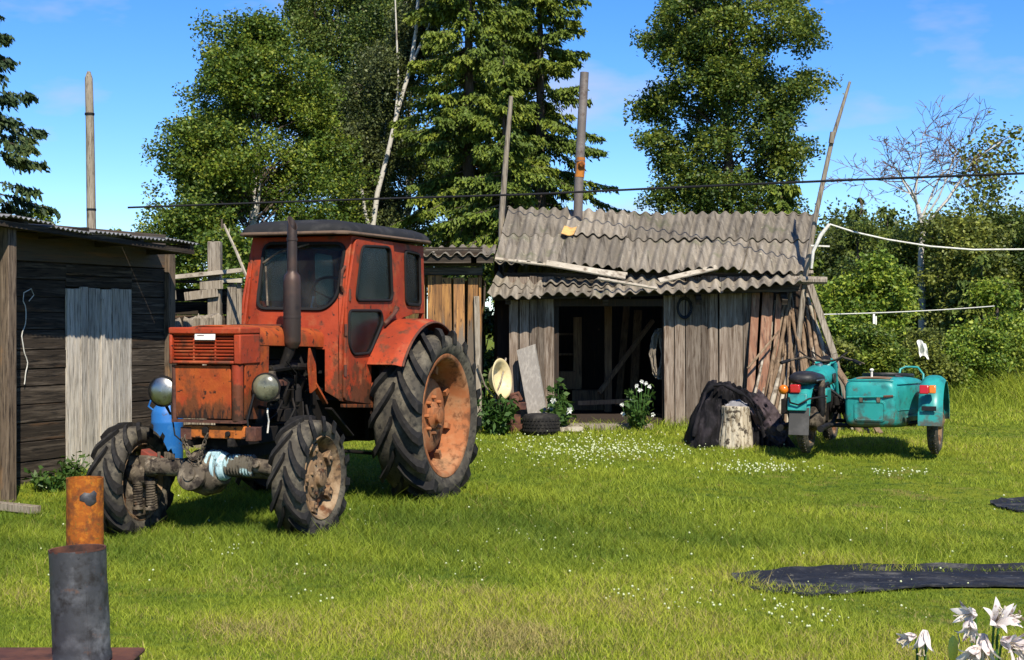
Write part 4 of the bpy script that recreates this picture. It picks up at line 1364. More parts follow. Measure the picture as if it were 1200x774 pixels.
    s.obox((-1.27, -.44, 2.42), (-1.5, 0, 0), (0, .88, 0), (0, 0, .03))
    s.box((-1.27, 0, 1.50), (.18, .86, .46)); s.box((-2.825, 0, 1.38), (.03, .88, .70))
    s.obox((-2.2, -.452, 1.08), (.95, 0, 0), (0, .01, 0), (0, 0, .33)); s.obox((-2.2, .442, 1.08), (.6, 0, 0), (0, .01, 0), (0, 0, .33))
    s.build('cab_shade_lining', M['shade_lining'], T)
    s = MB()
    s.box((-2.15, .0, 1.45), (.42, .44, .12)); s.obox((-2.36, -.22, 1.48), (.08, 0, 0), (0, .44, 0), (-.08, 0, .42))
    s.build('driver_seat', mat('olive_seat', (.12, .135, .045), [((.04, .045, .03), 5, .5, .7)], rough=.9), T, bevel=.03)
    s = MB()
    ring = []
    for k in range(28):
        t = 6.283 * k / 28
        ring.append(Vector((-1.62 + math.sin(t) * .19 * .55, .12 + math.cos(t) * .215, 1.93 + math.sin(t) * .19)))
    loop_tube(s, ring, .014, 7)
    for k in (3, 12, 21):
        s.tube([(-1.62 + .05, .12, 1.92), ring[k]], .008, n=5)
    s.tube([(-1.57, .12, 1.92), (-1.22, .12, 1.62)], .022, n=8)
    s.build('steering_wheel', M['black'], T, smooth=60)
    s = MB()
    s.tube([(-1.4, -.1, 1.3), (-1.55, -.05, 1.95)], .012, n=6); s.tube([(-1.3, .3, 1.3), (-1.62, .32, 1.8)], .012, n=6)
    s.build('gear_lever', M['chrome'], T)
    # --- roof
    ro = MB()
    def rsec(z, inset, bulge=0):
        q = roundpoly([(-1.04 - inset, -.515 + inset), (-1.04 - inset, .515 - inset), (-2.0, .53 - inset), (-2.90 + inset, .52 - inset), (-2.90 + inset, -.52 + inset), (-2.0, -.545 + inset)], .10, 4)
        return [(a, b_, z) for a, b_ in q]
    ro.loft([rsec(2.478, .0), rsec(2.525, -.004), rsec(2.565, .03), rsec(2.60, .12), rsec(2.62, .26)])
    RF = ro.build('cab_roof', M['roofcover'], T, smooth=50)
    ro = MB()
    loop_tube(ro, rsec(2.488, -.008), .017, 6)
    ro.build('roof_edge', mat('brown_edge', (.15, .10, .07), [((.06, .045, .04), 8, .5, .7)], rough=.85), RF, smooth=60)
    # --- exhaust
    ex = MB()
    ex.lathe([(.045, 1.50), (.068, 1.54), (.072, 1.56), (.072, 2.05), (.066, 2.10), (.042, 2.125), (.042, 2.14)], (-.40, .36, 0), n=20)
    ex.lathe([(.0755, 1.75), (.0755, 1.765)], (-.40, .36, 0), n=20)
    EX = ex.build('exhaust_muffler', M['muffler'], T, smooth=50)
    ex = MB()
    n = 16
    secs = []
    for (z, cutz, dx, rr) in ((2.12, 0, 0, .042), (2.43, 0, 0, .041), (2.47, .06, -.005, .041)):
        secs.append([(-.40 + dx + rr * math.cos(6.283 * k / n), .36 + rr * math.sin(6.283 * k / n), z + cutz * (1 - math.cos(6.283 * k / n - 1.2)) / 1.0) for k in range(n)])
    inner = [[(-.40 + (p[0] + .40) * .85, .36 + (p[1] - .36) * .85, p[2]) for p in s_] for s_ in reversed(secs)]
    ex.loft(secs + inner, cap=False)
    ex.lathe([(.047, 2.385), (.047, 2.405)], (-.40, .36, 0), n=16)
    ex.build('stack_pipe', M['muffler'], EX, smooth=50)
    # --- headlamps
    for (x, y, z, yaw, r_) in ((.17, .445, 1.205, .25, .112), (.28, -.425, 1.165, .10, .122)):
        ax = Vector((math.cos(yaw), math.sin(yaw), -.05))
        l = MB()
        l.lathe([(.02, -.13), (r_ * .55, -.12), (r_ * .85, -.07), (r_ * .98, -.01), (r_ * 1.03, .0), (r_ * 1.03, .022), (r_ * .93, .026)], (x, y, z), ax, n=28, cap=False)
        HL = l.build('headlight', M['grime'], T, smooth=50)
        l = MB()
        l.lathe([(r_ * .96, .018), (r_ * .8, .040), (r_ * .45, .055), (.004, .060)], (x, y, z), ax, n=28, cap=False)  # near-black tone paints the shade inside the cab
        l.build('lens', M['lens'] if y > 0 else M['chrome'], HL, smooth=70)
        l = MB()
        l.tube([(x - .04, y, z - r_), (x - .06, y * .95, z - r_ - .06), (x - .1, y * .72, z - r_ - .05)], .014, n=6)
        l.build('lamp_bracket', M['grime'], HL)
    c = MB()
    c.tube([(.10, .42, 1.10), (.13, .43, 1.0), (.09, .42, .93), (.11, .42, .84)], .007, n=5)
    c.build('lamp_cable', M['rope'], T)
    c = MB()
    c.tube([(.28, -.36, 1.12), (.30, -.33, .95), (.31, -.30, .82), (.28, -.24, .76), (.2, -.2, .72)], .007, n=5)
    c.build('hose', M['black'], T)
    c = MB(); c.tube([(.22, .36, 1.15), (.27, .33, .95), (.26, .34, .86)], .010, n=5); c.build('hose', M['black'], T)
    return T
# ------------------------------------------------------------------ buildings
def corrugated(mb, c00, c10, c01, c11, nw, amp, th=.008, rows=1, sheet=7, seed=0, lap=.06, per=6, ragged=.02, tiltj=.012):
    """wavy sheets between four corners: c00-c10 eave, c01-c11 top edge; waves run along the eave"""
    r = random.Random(seed)
    c00, c10, c01, c11 = map(Vector, (c00, c10, c01, c11))
    nrm = (c10 - c00).cross(c01 - c00).normalized()
    if nrm.z < 0: nrm = -nrm
    ns = max(1, round(nw / sheet))
    def pt(u, v):
        return (c00.lerp(c10, u)).lerp(c01.lerp(c11, u), v)
    for row in range(rows):
        for s in range(ns):
            u0, u1 = s / ns, (s + 1) / ns
            v0, v1 = row / rows, (row + 1) / rows
            slope = (c01 - c00).length
            dv0 = r.uniform(-ragged, ragged) / slope
            lift = .012 + .016 * (s % 2) + r.uniform(0, tiltj)
            tj = r.uniform(-tiltj, tiltj)
            wn = nw / ns
            ph = r.uniform(0, .6)
            ov = lap / slope if row < rows - 1 else 0
            sag = r.uniform(-.01, .01)
            def fn(a, b, u0=u0, u1=u1, v0=v0, v1=v1, dv0=dv0, lift=lift, tj=tj, ov=ov, sag=sag):
                u = u0 + (u1 - u0) * a * 1.03
                v = v0 + dv0 + (v1 + ov - v0 - dv0) * b
                base = pt(u, v)
                wv = amp * math.cos(2 * math.pi * (u * nw))
                return base + nrm * (wv + lift * (1 - b) + .010 + tj * (a - .5) + sag * math.sin(3.14 * b)) + Vector((0, 0, -.04 * math.sin(math.pi * u) + .012 * math.sin(u * 13 + seed))), nrm
            mb.sheet(fn, max(6, int(wn * per)), 4, th)


def vplanks(mb, o, u, L, z0, z1, w, th, n, r, gap=.006, top=.03, bot=.0, lean=.006):
    """vertical boards along direction u from o (x,y); z0/z1 floats or functions of distance"""
    o, u, n = Vector((*o, 0)), Vector((*u, 0)).normalized(), Vector((*n, 0)).normalized()
    t = 0
    while t < L - .02:
        ww = min(w * r.uniform(.7, 1.3), L - t)
        a = z0(t) if callable(z0) else z0
        b = z1(t) if callable(z1) else z1
        a += r.uniform(-bot, bot); b += r.uniform(-top, top)
        off = n * r.uniform(0, .012)
        p = o + u * (t + gap / 2) + off + Vector((0, 0, a))
        mb.obox(p, u * (ww - gap), n * th, Vector((0, 0, b - a)) + u * r.uniform(-lean, lean) * 2)
        t += ww


def hplanks(mb, o, u, L, z0, z1, h, th, n, r, gap=.008):
    o, u, n = Vector((*o, 0)), Vector((*u, 0)).normalized(), Vector((*n, 0)).normalized()
    z = z0
    while z < z1 - .02:
        hh = min(h * r.uniform(.85, 1.15), z1 - z)
        off = n * r.uniform(0, .014)
        mb.obox(o + off + Vector((0, 0, z + gap / 2)), u * L, n * th, (0, 0, hh - gap))
        z += hh


def dark_shed():
    r = random.Random(2)
    A = Vector((-4.74, 14.7, 0)); e = Vector((.398, .917, 0)).normalized(); n = Vector((.917, -.398, 0)).normalized()
    root = empty('dark_shed', (A.x, A.y, 0.08), 'low black board shed with pale vertical plank doors, at the left edge', 'shed')
    B = A - Vector((0, 0, 0))
    rel = lambda t, d, z: A + e * t + n * d + Vector((0, 0, z)) - Vector((A.x, A.y, .08))
    o2 = lambda t, d=0: tuple((e * t + n * d).to_2d())
    t0, t1, td0, td1 = -2.6, 2.30, .66, 1.71
    w_ = MB()
    hplanks(w_, o2(t0), e.to_2d(), td0 - t0, -.05, 2.22, .172, .03, n.to_2d(), r)
    hplanks(w_, o2(td1), e.to_2d(), t1 - td1, -.05, 2.22, .172, .03, n.to_2d(), r)
    hplanks(w_, o2(td0), e.to_2d(), td1 - td0, 1.99, 2.22, .115, .03, n.to_2d(), r)
    # other walls
    ce = (e * t1).to_2d(); 
    hplanks(w_, tuple(ce), tuple((-n).to_2d()), 3.0, -.05, 2.35, .172, .03, tuple(e.to_2d()), r)
    hplanks(w_, tuple((e * t0 - n * 3.0).to_2d()), tuple(e.to_2d()), t1 - t0, -.05, 2.3, .172, .03, tuple((-n).to_2d()), r)
    hplanks(w_, tuple((e * t0).to_2d()), tuple((-n).to_2d()), 3.0, -.05, 2.35, .172, .03, tuple((-e).to_2d()), r)
    w_.obox(rel(t0, -.03, .0), e * (t1 - t0), n * .015, (0, 0, 2.60))  # backing sheet added inside to stop light leaking between the boards
    w_.build('wall', M['board_dark'], root, bevel=.004)
    tb = MB()
    hplanks(tb, o2(t0, .012), e.to_2d(), t1 - t0, 2.225, 2.60, .28, .03, n.to_2d(), r)
    tb.build('eave_board', M['trim_wood'], root, bevel=.004)
    for i, (a, b) in enumerate(((td0 + .005, 1.19), (1.20, td1 - .005))):
        d = MB()
        vplanks(d, o2(a, .022), e.to_2d(), b - a, .04, 1.985, .115, .025, n.to_2d(), r, top=.012, bot=.02)
        if i:
            d.obox(rel(a - .03, .055, .14), e * .05, n * .02, (0, 0, 1.82))
        D = d.build('door', M['board_pale'], root, bevel=.003)
    c = MB()
    c.obox(rel(t1 - .02, -.02, 0), e * .12, n * .12, (0, 0, 2.48))
    c.build('corner_post', M['post_dark'], root, bevel=.008)
    c = MB()
    c.obox(rel(-.70, .42, -.12), e * .11, n * .10, (0, 0, 2.72))
    c.build('eave_post', M['post_dark'], root, bevel=.008)
    c = MB()
    c.obox(rel(t0, .615, 2.65), e * (2.02 - t0) + Vector((0, 0, -.21)), -n * .10, (0, 0, .05))
    for k in range(6):
        c.obox(rel(t0 + .3 + k * .85, .61, 2.65 - .041 * k), e * .06, -n * 3.2, (0, 0, .10))
    c.build('rafters', M['board_dark'], root)
    rf = MB()
    corrugated(rf, rel(t0, .66, 2.74), rel(2.03, .66, 2.51), rel(t0, -3.3, 3.06), rel(2.03, -3.3, 2.83), 71, .011, .004, rows=1, sheet=9, seed=3, per=8, ragged=.012, tiltj=.006)
    rf.build('roof', M['tin'], root, smooth=60)
    # wire hanging on the wall
    c = MB()
    pts = [rel(.02 + .035 * math.sin(k * .55 + .4 * math.sin(k * .9)) + .002 * k, .06, 1.92 - k * .042) for k in range(20)]
    c.tube(pts, .005, n=5)
    c.tube([rel(.1, .06, 1.92 + .0), rel(.16, .07, 1.98), rel(.12, .07, 2.04), rel(.03, .06, 2.0), rel(.02, .06, 1.92)], .005, n=5)
    o = c.build('rope', M['rope'], None, smooth=60, loc=Vector((A.x, A.y, .08)))
    tag(o, 'loose white cord hanging on the black boards left of the pale doors', 'cord')
    # timber lying before the post
    c = MB()
    p = P(-30, 597, 13.6); q = P(44, 599, 13.3)
    c.beam((p.x, p.y, gz(p.x, p.y) + .045), (q.x, q.y, gz(q.x, q.y) + .045), .09, .07)
    o = c.build('timber', M['post'], None, bevel=.006)
    tag(o, 'grey squared timber lying on the grass at the foot of the shed post', 'timber')


def brown_shed():
    r = random.Random(5)
    Y = 19.4
    x0, x1 = -2.4, (560 - 600) / 1800 * Y
    root = empty('brown_shed', (x0, Y, .33), 'small brown plank shed with a corrugated roof, half hidden by the tractor cab', 'shed')
    R = lambda x, y, z: Vector((x - x0, y - Y, z - .33))
    w_ = MB()
    vplanks(w_, (0, 0), (1, 0), x1 - x0, -.05, 2.0, .13, .03, (0, -1), r, gap=.012, top=.05, lean=.015)
    vplanks(w_, (x1 - x0, 0), (0, 1), 2.0, -.05, 2.0, .15, .03, (1, 0), r)
    vplanks(w_, (0, 2.0), (1, 0), x1 - x0, -.05, 2.0, .15, .03, (0, 1), r)
    w_.build('wall', M['board_brown'], root, bevel=.003)
    w_ = MB()
    hplanks(w_, (0, -.032), (1, 0), x1 - x0 + .06, 1.98, 2.34, .12, .03, (0, -1), r)
    w_.build('eave_board', M['board_dark'], root, bevel=.003)  # dark boards whose tone also paints the shade under the eave
    w_ = MB()
    w_.obox(R(x1 - .01, Y - .04, .3), (.07, 0, 0), (0, -.06, 0), (-.04, 0, 1.75))
    w_.build('corner_post', M['post'], root, bevel=.006)
    w_ = MB()
    e0 = R(x0 - .1, Y - .32, 2.555); e1 = R((578 - 600) / 1800 * (Y - .3), Y - .32, 2.555)
    corrugated(w_, e0, e1, R(x0 - .1, Y + 2.2, 2.80), R(-.24, Y + 2.2, 2.80), 15, .026, .008, rows=1, sheet=5, seed=4, per=8)
    w_.build('roof', M['slate'], root, smooth=60)
    w_ = MB()
    w_.obox(R(x0, Y - .28, 2.46), (x1 - x0 + .2, 0, 0), (0, .06, 0), (0, 0, .10))
    for x in (x0 + .2, x0 + 1.1, x1 - .08):
        w_.obox(R(x, Y - .28, 2.46), (.07, 0, 0), (0, 2.3, .2), (0, 0, .08))
    w_.build('rafters', M['board_dark'], root)


def rail_fence():
    Y = 17.9
    r = random.Random(6)
    b = P(225, 400, Y)
    root = empty('board_fence', (b.x, Y, .33), 'broken grey board fence with one tall post, between dark shed and tractor', 'fence')
    q = lambda px, py, dy=0: P(px, py, Y) + Vector((0, dy, 0)) - root.location
    m = MB()
    a, c = q(243, 283), q(258, 283)
    m.obox((a.x, 0, -.1), (c.x - a.x, 0, 0), (0, .14, 0), (0, 0, a.z + .1))
    m.build('post', M['post'], root, bevel=.01)
    m = MB(); m.beam(q(190, 327, -.06), q(286, 317, -.06), .10, .05); m.build('top_rail', M['lumber'], root, bevel=.004)
    m = MB()
    for (xa, ya, xb, yb, h) in ((196, 347, 207, 346, .11), (217, 348, 256, 343, .10), (235, 335, 262, 334, .10)):
        m.beam(q(xa, ya, -.03), q(xb, yb, -.03), .04, h)
    m.build('broken_board', M['post'], root, bevel=.004)
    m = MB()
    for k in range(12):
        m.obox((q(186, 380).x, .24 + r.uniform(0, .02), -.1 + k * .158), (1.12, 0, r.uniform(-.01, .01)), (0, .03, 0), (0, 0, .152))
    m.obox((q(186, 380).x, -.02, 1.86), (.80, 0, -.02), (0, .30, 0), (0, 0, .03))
    m.build('shade_backing', M['board_dark'], root, bevel=.004)  # dark planks added in place of the deep shade behind the rails
    m = MB()
    for px, top in ((266, 335), (271, 331), (277, 333), (282, 330), (288, 334), (293, 331)):
        p = q(px, top)
        m.obox((p.x - .028, r.uniform(0, .03), -.1), (.054, 0, 0), (0, .02, 0), (r.uniform(-.05, .05), 0, p.z + .1))
    m.build('slat', M['post'], root, bevel=.003)
    m = MB(); m.beam(q(258, 329, -.02), q(284, 329, -.02), .05, .05); m.build('short_rail', M['lumber'], root)
    # row of split logs in front
    for k, (px, py) in enumerate(((206, 382), (222, 380), (236, 378), (250, 377))):
        p = P(px, py, 17.2)
        m = MB()
        zb, zt = gz(p.x, 17.2) - .05, p.z + .07
        secs = []
        for z in (zb, zb + .5 * (zt - zb), zt - .02, zt):
            q_ = .075 * (1 if z < zt else .8)
            secs.append([(p.x + q_ * math.cos(a) * (1.1 + .25 * math.sin(3 * a + k)) + .02 * math.sin(z * 3 + k), 17.2 + q_ * math.sin(a), z + (.03 * math.sin(a * 2 + k) if z == zt else 0)) for a in [j * .785 for j in range(8)]])
        m.loft(secs)
        o = m.build('firewood_block', M['post'], None, bevel=.01)
        tag(o, 'pale cut wood block standing in the row behind the tractor grille', 'firewood', 'pale wood blocks before the board fence')
    m = MB(); m.tube([P(262, 263, 17.4), P(277, 295, 17.35), P(297, 345, 17.3), P(300, 365, 17.3)], [.014, .017, .02, .02], n=6)
    pb = P(300, 365, 17.3)
    m.tube([pb, (pb.x + .1, 17.3, gz(pb.x, 17.3))], [.02, .022], n=6)
    m.tube([P(268, 276, 17.4), P(269, 268, 17.4)], .008, n=5)
    tag(m.build('pole', M['lumber'], None), 'thin bare stick leaning by the board fence beside the cab', 'stick')


def barn():
    r = random.Random(9)
    Y = 20.0
    root = empty('barn', (1.6, Y, .34), 'old grey plank barn with a two tier wavy slate roof and open black doorway', 'barn')
    L0 = root.location.copy()
    R = lambda x, y, z: Vector((x, y, z)) - L0
    w_ = MB()
    vplanks(w_, (-.033 - 1.6, 0), (1, 0), .588, -.02, 1.98, .13, .03, (0, -1), r, top=.01)
    w_.build('front_wall', M['board_grey'], root, bevel=.004)
    w_ = MB()
    vplanks(w_, (1.98 - 1.6, 0), (1, 0), 1.22, -.03, 1.98, .16, .03, (0, -1), r, top=.01, lean=.01)
    w_.build('front_wall', M['board_grey'], root, bevel=.004)
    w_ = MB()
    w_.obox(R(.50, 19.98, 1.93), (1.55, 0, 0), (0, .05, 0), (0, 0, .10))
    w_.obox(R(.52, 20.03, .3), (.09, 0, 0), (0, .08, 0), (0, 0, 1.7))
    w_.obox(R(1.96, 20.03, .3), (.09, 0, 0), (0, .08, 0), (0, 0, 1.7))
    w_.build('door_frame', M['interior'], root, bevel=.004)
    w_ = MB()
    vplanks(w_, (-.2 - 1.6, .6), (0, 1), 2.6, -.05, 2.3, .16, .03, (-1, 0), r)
    vplanks(w_, (-.2 - 1.6, .3), (1, 0), .30, -.05, 1.95, .16, .03, (0, -1), r, gap=.0)  # dark boards stand in for the shade in the open gap
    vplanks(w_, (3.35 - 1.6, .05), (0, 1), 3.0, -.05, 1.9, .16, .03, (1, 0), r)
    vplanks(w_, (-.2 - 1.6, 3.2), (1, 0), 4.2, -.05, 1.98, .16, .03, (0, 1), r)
    w_.obox(R(-.19, 23.16, .3), (4.18, 0, 0), (0, .02, 0), (0, 0, 2.05))  # solid sheets, here and below, added to block light through wall gaps
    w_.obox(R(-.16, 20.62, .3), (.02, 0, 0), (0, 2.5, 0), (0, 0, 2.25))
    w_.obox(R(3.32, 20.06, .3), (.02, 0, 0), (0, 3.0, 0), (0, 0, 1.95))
    vplanks(w_, (3.38 - 1.6, .62), (1, 0), .62, -.05, 2.1, .16, .03, (0, -1), r, gap=.0)  # dark boards added to paint the shade behind the leaning poles
    w_.build('inner_wall_and_shade', M['interior'], root)
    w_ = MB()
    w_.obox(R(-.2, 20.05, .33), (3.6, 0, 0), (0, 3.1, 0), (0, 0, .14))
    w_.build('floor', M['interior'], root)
    # things fixed inside: shelf and posts seen in the dark
    w_ = MB()
    w_.box(R(.95, 22.3, 1.0), (.12, .1, 1.6)); w_.box(R(1.35, 21.6, 1.2), (.10, .1, 1.7))
    for z in (.9, 1.25, 1.55):
        w_.box(R(.55, 22.8, z), (.9, .3, .03))
    w_.beam(R(1.2, 21.2, .75), R(2.0, 21.8, 1.75), .05, .05)
    w_.beam(R(.9, 21.0, .62), R(1.9, 21.0, .66), .08, .06)
    w_.beam(R(1.55, 22.4, .5), R(1.7, 22.6, 2.1), .10, .03); w_.beam(R(1.75, 22.2, .5), R(1.85, 22.5, 1.9), .12, .03)
    w_.box(R(1.1, 21.9, .62), (.5, .35, .28)); w_.box(R(.75, 22.0, .9), (.3, .3, .25))
    w_.build('inner_posts', mat('dim_brown_wood', (.22, .13, .07), [((.32, .2, .1), 2, .46, .66, VS), ((.10, .06, .035), 3, .52, .66, VS)], rough=.95, island=.3), root)
    # purlins
    w_ = MB()
    w_.obox(R(-.25, 19.72, 2.00), (3.95, 0, .12), (0, .09, 0), (0, 0, .09))
    w_.obox(R(-.1, 20.02, 2.25), (4.0, 0, 0), (0, .1, 0), (0, 0, .12))
    w_.obox(R(-.0, 21.5, 3.10), (4.2, 0, -.08), (0, .1, 0), (0, 0, .1))
    for x in (-.05, 1.2, 2.4, 3.5):
        w_.beam(R(x, 19.7, 1.98), R(x, 20.2, 2.28), .07, .07)
        w_.beam(R(x, 20.0, 2.28), R(x + .25, 21.55, 2.98), .07, .08)
        w_.beam(R(x, 23.1, 2.25), R(x + .25, 21.6, 2.98), .07, .08)
    w_.obox(R(3.66, 20.3, .3), (.09, 0, 0), (0, .09, 0), (0, 0, 1.85))
    w_.build('rafters', M['board_dark'], root)
    # roofs
    rf = MB()
    corrugated(rf, R(-.23, 19.86, 2.49), R(3.74, 19.86, 2.37), R(-.04, 21.62, 3.34), R(4.28, 21.62, 3.255), 27, .027, .008, rows=2, sheet=5.4, seed=11, per=9, ragged=.03, tiltj=.02)
    corrugated(rf, R(4.28, 23.3, 2.45), R(-.2, 23.3, 2.45), R(4.28, 21.6, 3.25), R(-.04, 21.6, 3.33), 27, .026, .008, rows=2, sheet=5.4, seed=12, per=8)
    rf.build('upper_roof', M['slate'], root, smooth=60)
    rf = MB()
    corrugated(rf, R(-.31, 19.58, 2.045), R(1.65, 19.56, 2.085), R(-.18, 20.12, 2.34), R(1.7, 20.12, 2.34), 13, .028, .008, rows=2, sheet=4.3, seed=21, per=9, ragged=.03, tiltj=.02)
    corrugated(rf, R(1.66, 19.54, 2.09), R(3.66, 19.54, 2.20), R(1.7, 20.12, 2.35), R(3.80, 20.12, 2.38), 13, .028, .008, rows=1, sheet=6.5, seed=22, per=9, ragged=.02, tiltj=.02)
    rf.build('porch_roof', M['slate'], root, smooth=60)
    rf = MB()
    p = P(670, 281, 20.7)
    def patch(a, b):
        q = R(.66 + a * .17 + b * .05, 20.60 + b * .22, 2.905 + b * .115 - .0)
        return q + Vector((0, 0, .035 * math.cos(a * 5) * .4)), Vector((0, -.45, .9))
    rf.sheet(patch, 6, 4, .01)
    rf.build('roof_patch', mat('rust_patch', (.62, .36, .13), [((.40, .20, .07), 9, .45, .7)], rough=.9), root, smooth=60)
    b = MB()
    b.tube([R(3.55, 19.80, 2.27), R(4.05, 19.75, 2.26)], [.055, .05], n=9, jit=.05)
    b.tube([R(3.6, 19.9, 2.35), R(3.9, 19.9, 2.37)], [.035, .03], n=7, jit=.05)
    b.build('beam_end', M['post'], root)
    b = MB()
    b.beam(P(949, 334, 19.75) - L0, P(977, 415, 19.7) - L0 , .085, .05, up=(0, 1, 0))
    e_ = P(977, 415, 19.7)
    b.beam(e_ - L0, Vector((e_.x + .20, 19.65, .32)) - L0, .085, .05, up=(0, 1, 0))
    b.build('corner_strut', M['post'], root, bevel=.006)
    # shade behind the leaning wood: dark boards built with the inner walls
    # --- stove pipe through the roof
    s = MB()
    s.tube([P(677, 262, 21.3), P(679, 195, 21.3), P(685, 85, 21.3)], [.064, .063, .060], n=14)
    s.lathe([(.075, 0), (.075, .02)], P(679.5, 190, 21.3), (.03, 0, 1), n=14)
    SP = s.build('stove_pipe', mat('dull_zinc', (.16, .135, .12), [((.24, .21, .19), 3, .45, .7), ((.09, .06, .05), 6, .54, .7)], rough=.6, metal=.3), None, smooth=50)
    tag(SP, 'tall dull metal stove pipe sticking up through the barn roof', 'chimney pipe')
    s = MB()
    s.tube([P(679, 208, 21.3), P(680.3, 185, 21.3)], [.068, .068], n=14)
    s.tube([P(681, 193, 21.22), P(684, 191, 21.2)], [.05, .04], n=10)
    s.build('rusty_joint', M['rust'], SP, smooth=50)
    # poles
    s = MB()
    a = P(588, 250, 21.9)
    s.tube([(a.x - .03, 21.9, gz(a.x, 21.9)), a, P(593, 185, 21.9), P(599, 113, 21.9)], [.05, .045, .040, .030], n=8, jit=.05)
    tag(s.build('pole', M['post'], None, smooth=60), 'thin grey pole rising at the left end of the barn roof', 'pole')
    s = MB()
    a = P(944, 322, 19.85)
    s.tube([(a.x - .22, 19.85, .36), a, P(957, 248, 19.85), P(975, 165, 19.85), P(996, 96, 19.85)], [.042, .036, .034, .028, .018], n=8, jit=.05)
    s.tube([P(974, 168, 19.82), P(976, 155, 19.82)], [.036, .034], n=8)
    tag(s.build('pole', M['post'], None, smooth=60), 'long thin pole tilting right at the right corner of the barn roof', 'pole')
    s = MB()
    s.tube([P(951, 315, 19.6), P(953, 295, 19.6), P(962, 276, 19.6), P(972, 263, 19.6)], [.016, .022, .026, .022], n=8)
    s.beam(P(950, 288, 19.7), P(972, 289, 19.7), .03, .02)
    tag(s.build('insulator_bracket', M['rope'], None, smooth=60), 'bent white bracket at the roof corner that holds the white rope', 'bracket')
    # loose boards on the roof
    for pts, wd, lab in ((((580, 308, 19.9), (735, 326, 19.85)), .055, 'long thin board lying across the joint of the two barn roofs'),
                         (((640, 313, 19.83), (733, 329, 19.80)), .13, 'wide pale weathered board lying on the lower barn roof, left of the middle'),
                         (((772, 334, 19.75), (840, 318, 19.88)), .10, 'pale board lying askew on the lower barn roof, right of the middle'),
                         (((700, 331, 19.6), (770, 343, 19.5)), .045, 'short thin stick lying at the eave above the doorway')):
        s = MB()
        a, b_ = P(*pts[0]), P(*pts[1])
        lift = Vector((0, -.03, .05))
        s.beam(a + lift, b_ + lift, wd, .022, up=(0, -.55, .83))
        tag(s.build('loose_board', M['lumber'], None, bevel=.004), lab, 'board')
    # wood leaning at the right end
    for k, (bx, ty, wd, lab) in enumerate(((878, 342, .10, 'brown slab leaning upright beside the right barn wall, nearest the planks'), (892, 343, .14, 'widest rusty brown slab in the wood leaning at the barn end'), (905, 345, .07, 'narrow brown slab leaning beside the wide one at the barn end'))):
        s = MB()
        b0, t0 = P(bx - 2, 466, 19.75), P(bx + 8, ty, 19.95)
        s.beam(Vector((b0.x, 19.7, .33)), t0, wd, .03, up=(0, 1, 0))
        tag(s.build('leaning_board', mat('red_brown_board', (.24, .12, .075), [((.36, .23, .15), 1.6, .46, .66, VS), ((.10, .06, .045), 2.6, .53, .66, VS)], rough=.92, bump=(.5, 6, .006), stretch=(16, 16, .8)), None, bevel=.004), lab, 'board')
    rr = random.Random(31)
    for k in range(44):
        f = k / 43
        bx = 897 + 80 * f + rr.uniform(-11, 11)
        tx = 914 + 38 * f + rr.uniform(-13, 13)
        by = 452 - 25 * f + rr.uniform(-8, 8)
        tyy = 338 + rr.uniform(0, 26) + (rr.uniform(10, 50) if rr.random() < .4 else 0)
        a, b_ = P(bx, by, 19.62 + rr.uniform(-.08, .2)), P(tx, tyy, 19.95 + rr.uniform(0, .3))
        d = (a - b_)
        a = b_ + d * ((b_.z - .35) / (b_.z - a.z))
        s = MB()
        q = rr.uniform(.014, .038)
        mid = a.lerp(b_, .5) + Vector((rr.uniform(-.03, .03), rr.uniform(-.02, .02), 0))
        s.tube([a, mid, b_], [q * 1.15, q, q * .75], n=7, jit=.1)
        tag(s.build('pole', M['lumber'] if rr.random() < .25 else M['stick'], None, smooth=60), 'weathered pole in the bundle leaning against the right end of the barn', 'pole', 'poles leaning on the barn end')
    s = MB()
    s.tube([P(876, 432, 19.6), P(893, 412, 19.6), P(913, 388, 19.65)], [.016, .016, .012], n=6)
    tag(s.build('crooked_stick', M['stick'], None, smooth=60), 'thin crooked stick lying slantwise across the brown slabs', 'stick')
    # coils of rope
    s = MB()
    for k in range(5):
        c = P(802, 361, 19.93)
        ring = [c + Vector((math.cos(t * .45) * (.075 + .006 * k), -.008 * k, math.sin(t * .45) * (.11 + .008 * k))) for t in range(14)]
        loop_tube(s, ring, .007, 5)
    tag(s.build('rope_coil', M['black'], None, smooth=60), 'dark wire loop hung on the planks right of the doorway', 'wire')
    s = MB()
    rr = random.Random(3)
    for k in range(16):
        c = P(771, 415, 20.25)
        hh = .30 + rr.uniform(-.04, .05)
        ring = [c + Vector((math.cos(t * .45) * (.07 + rr.uniform(-.02, .02)) + .03 * math.sin(k), rr.uniform(-.05, .05), math.sin(t * .45) * hh)) for t in range(14)]
        loop_tube(s, ring, .009, 5)
    tag(s.build('rope_coil', M['post'], None, smooth=60), 'thick grey coil of old rope hanging inside the right side of the doorway', 'rope')


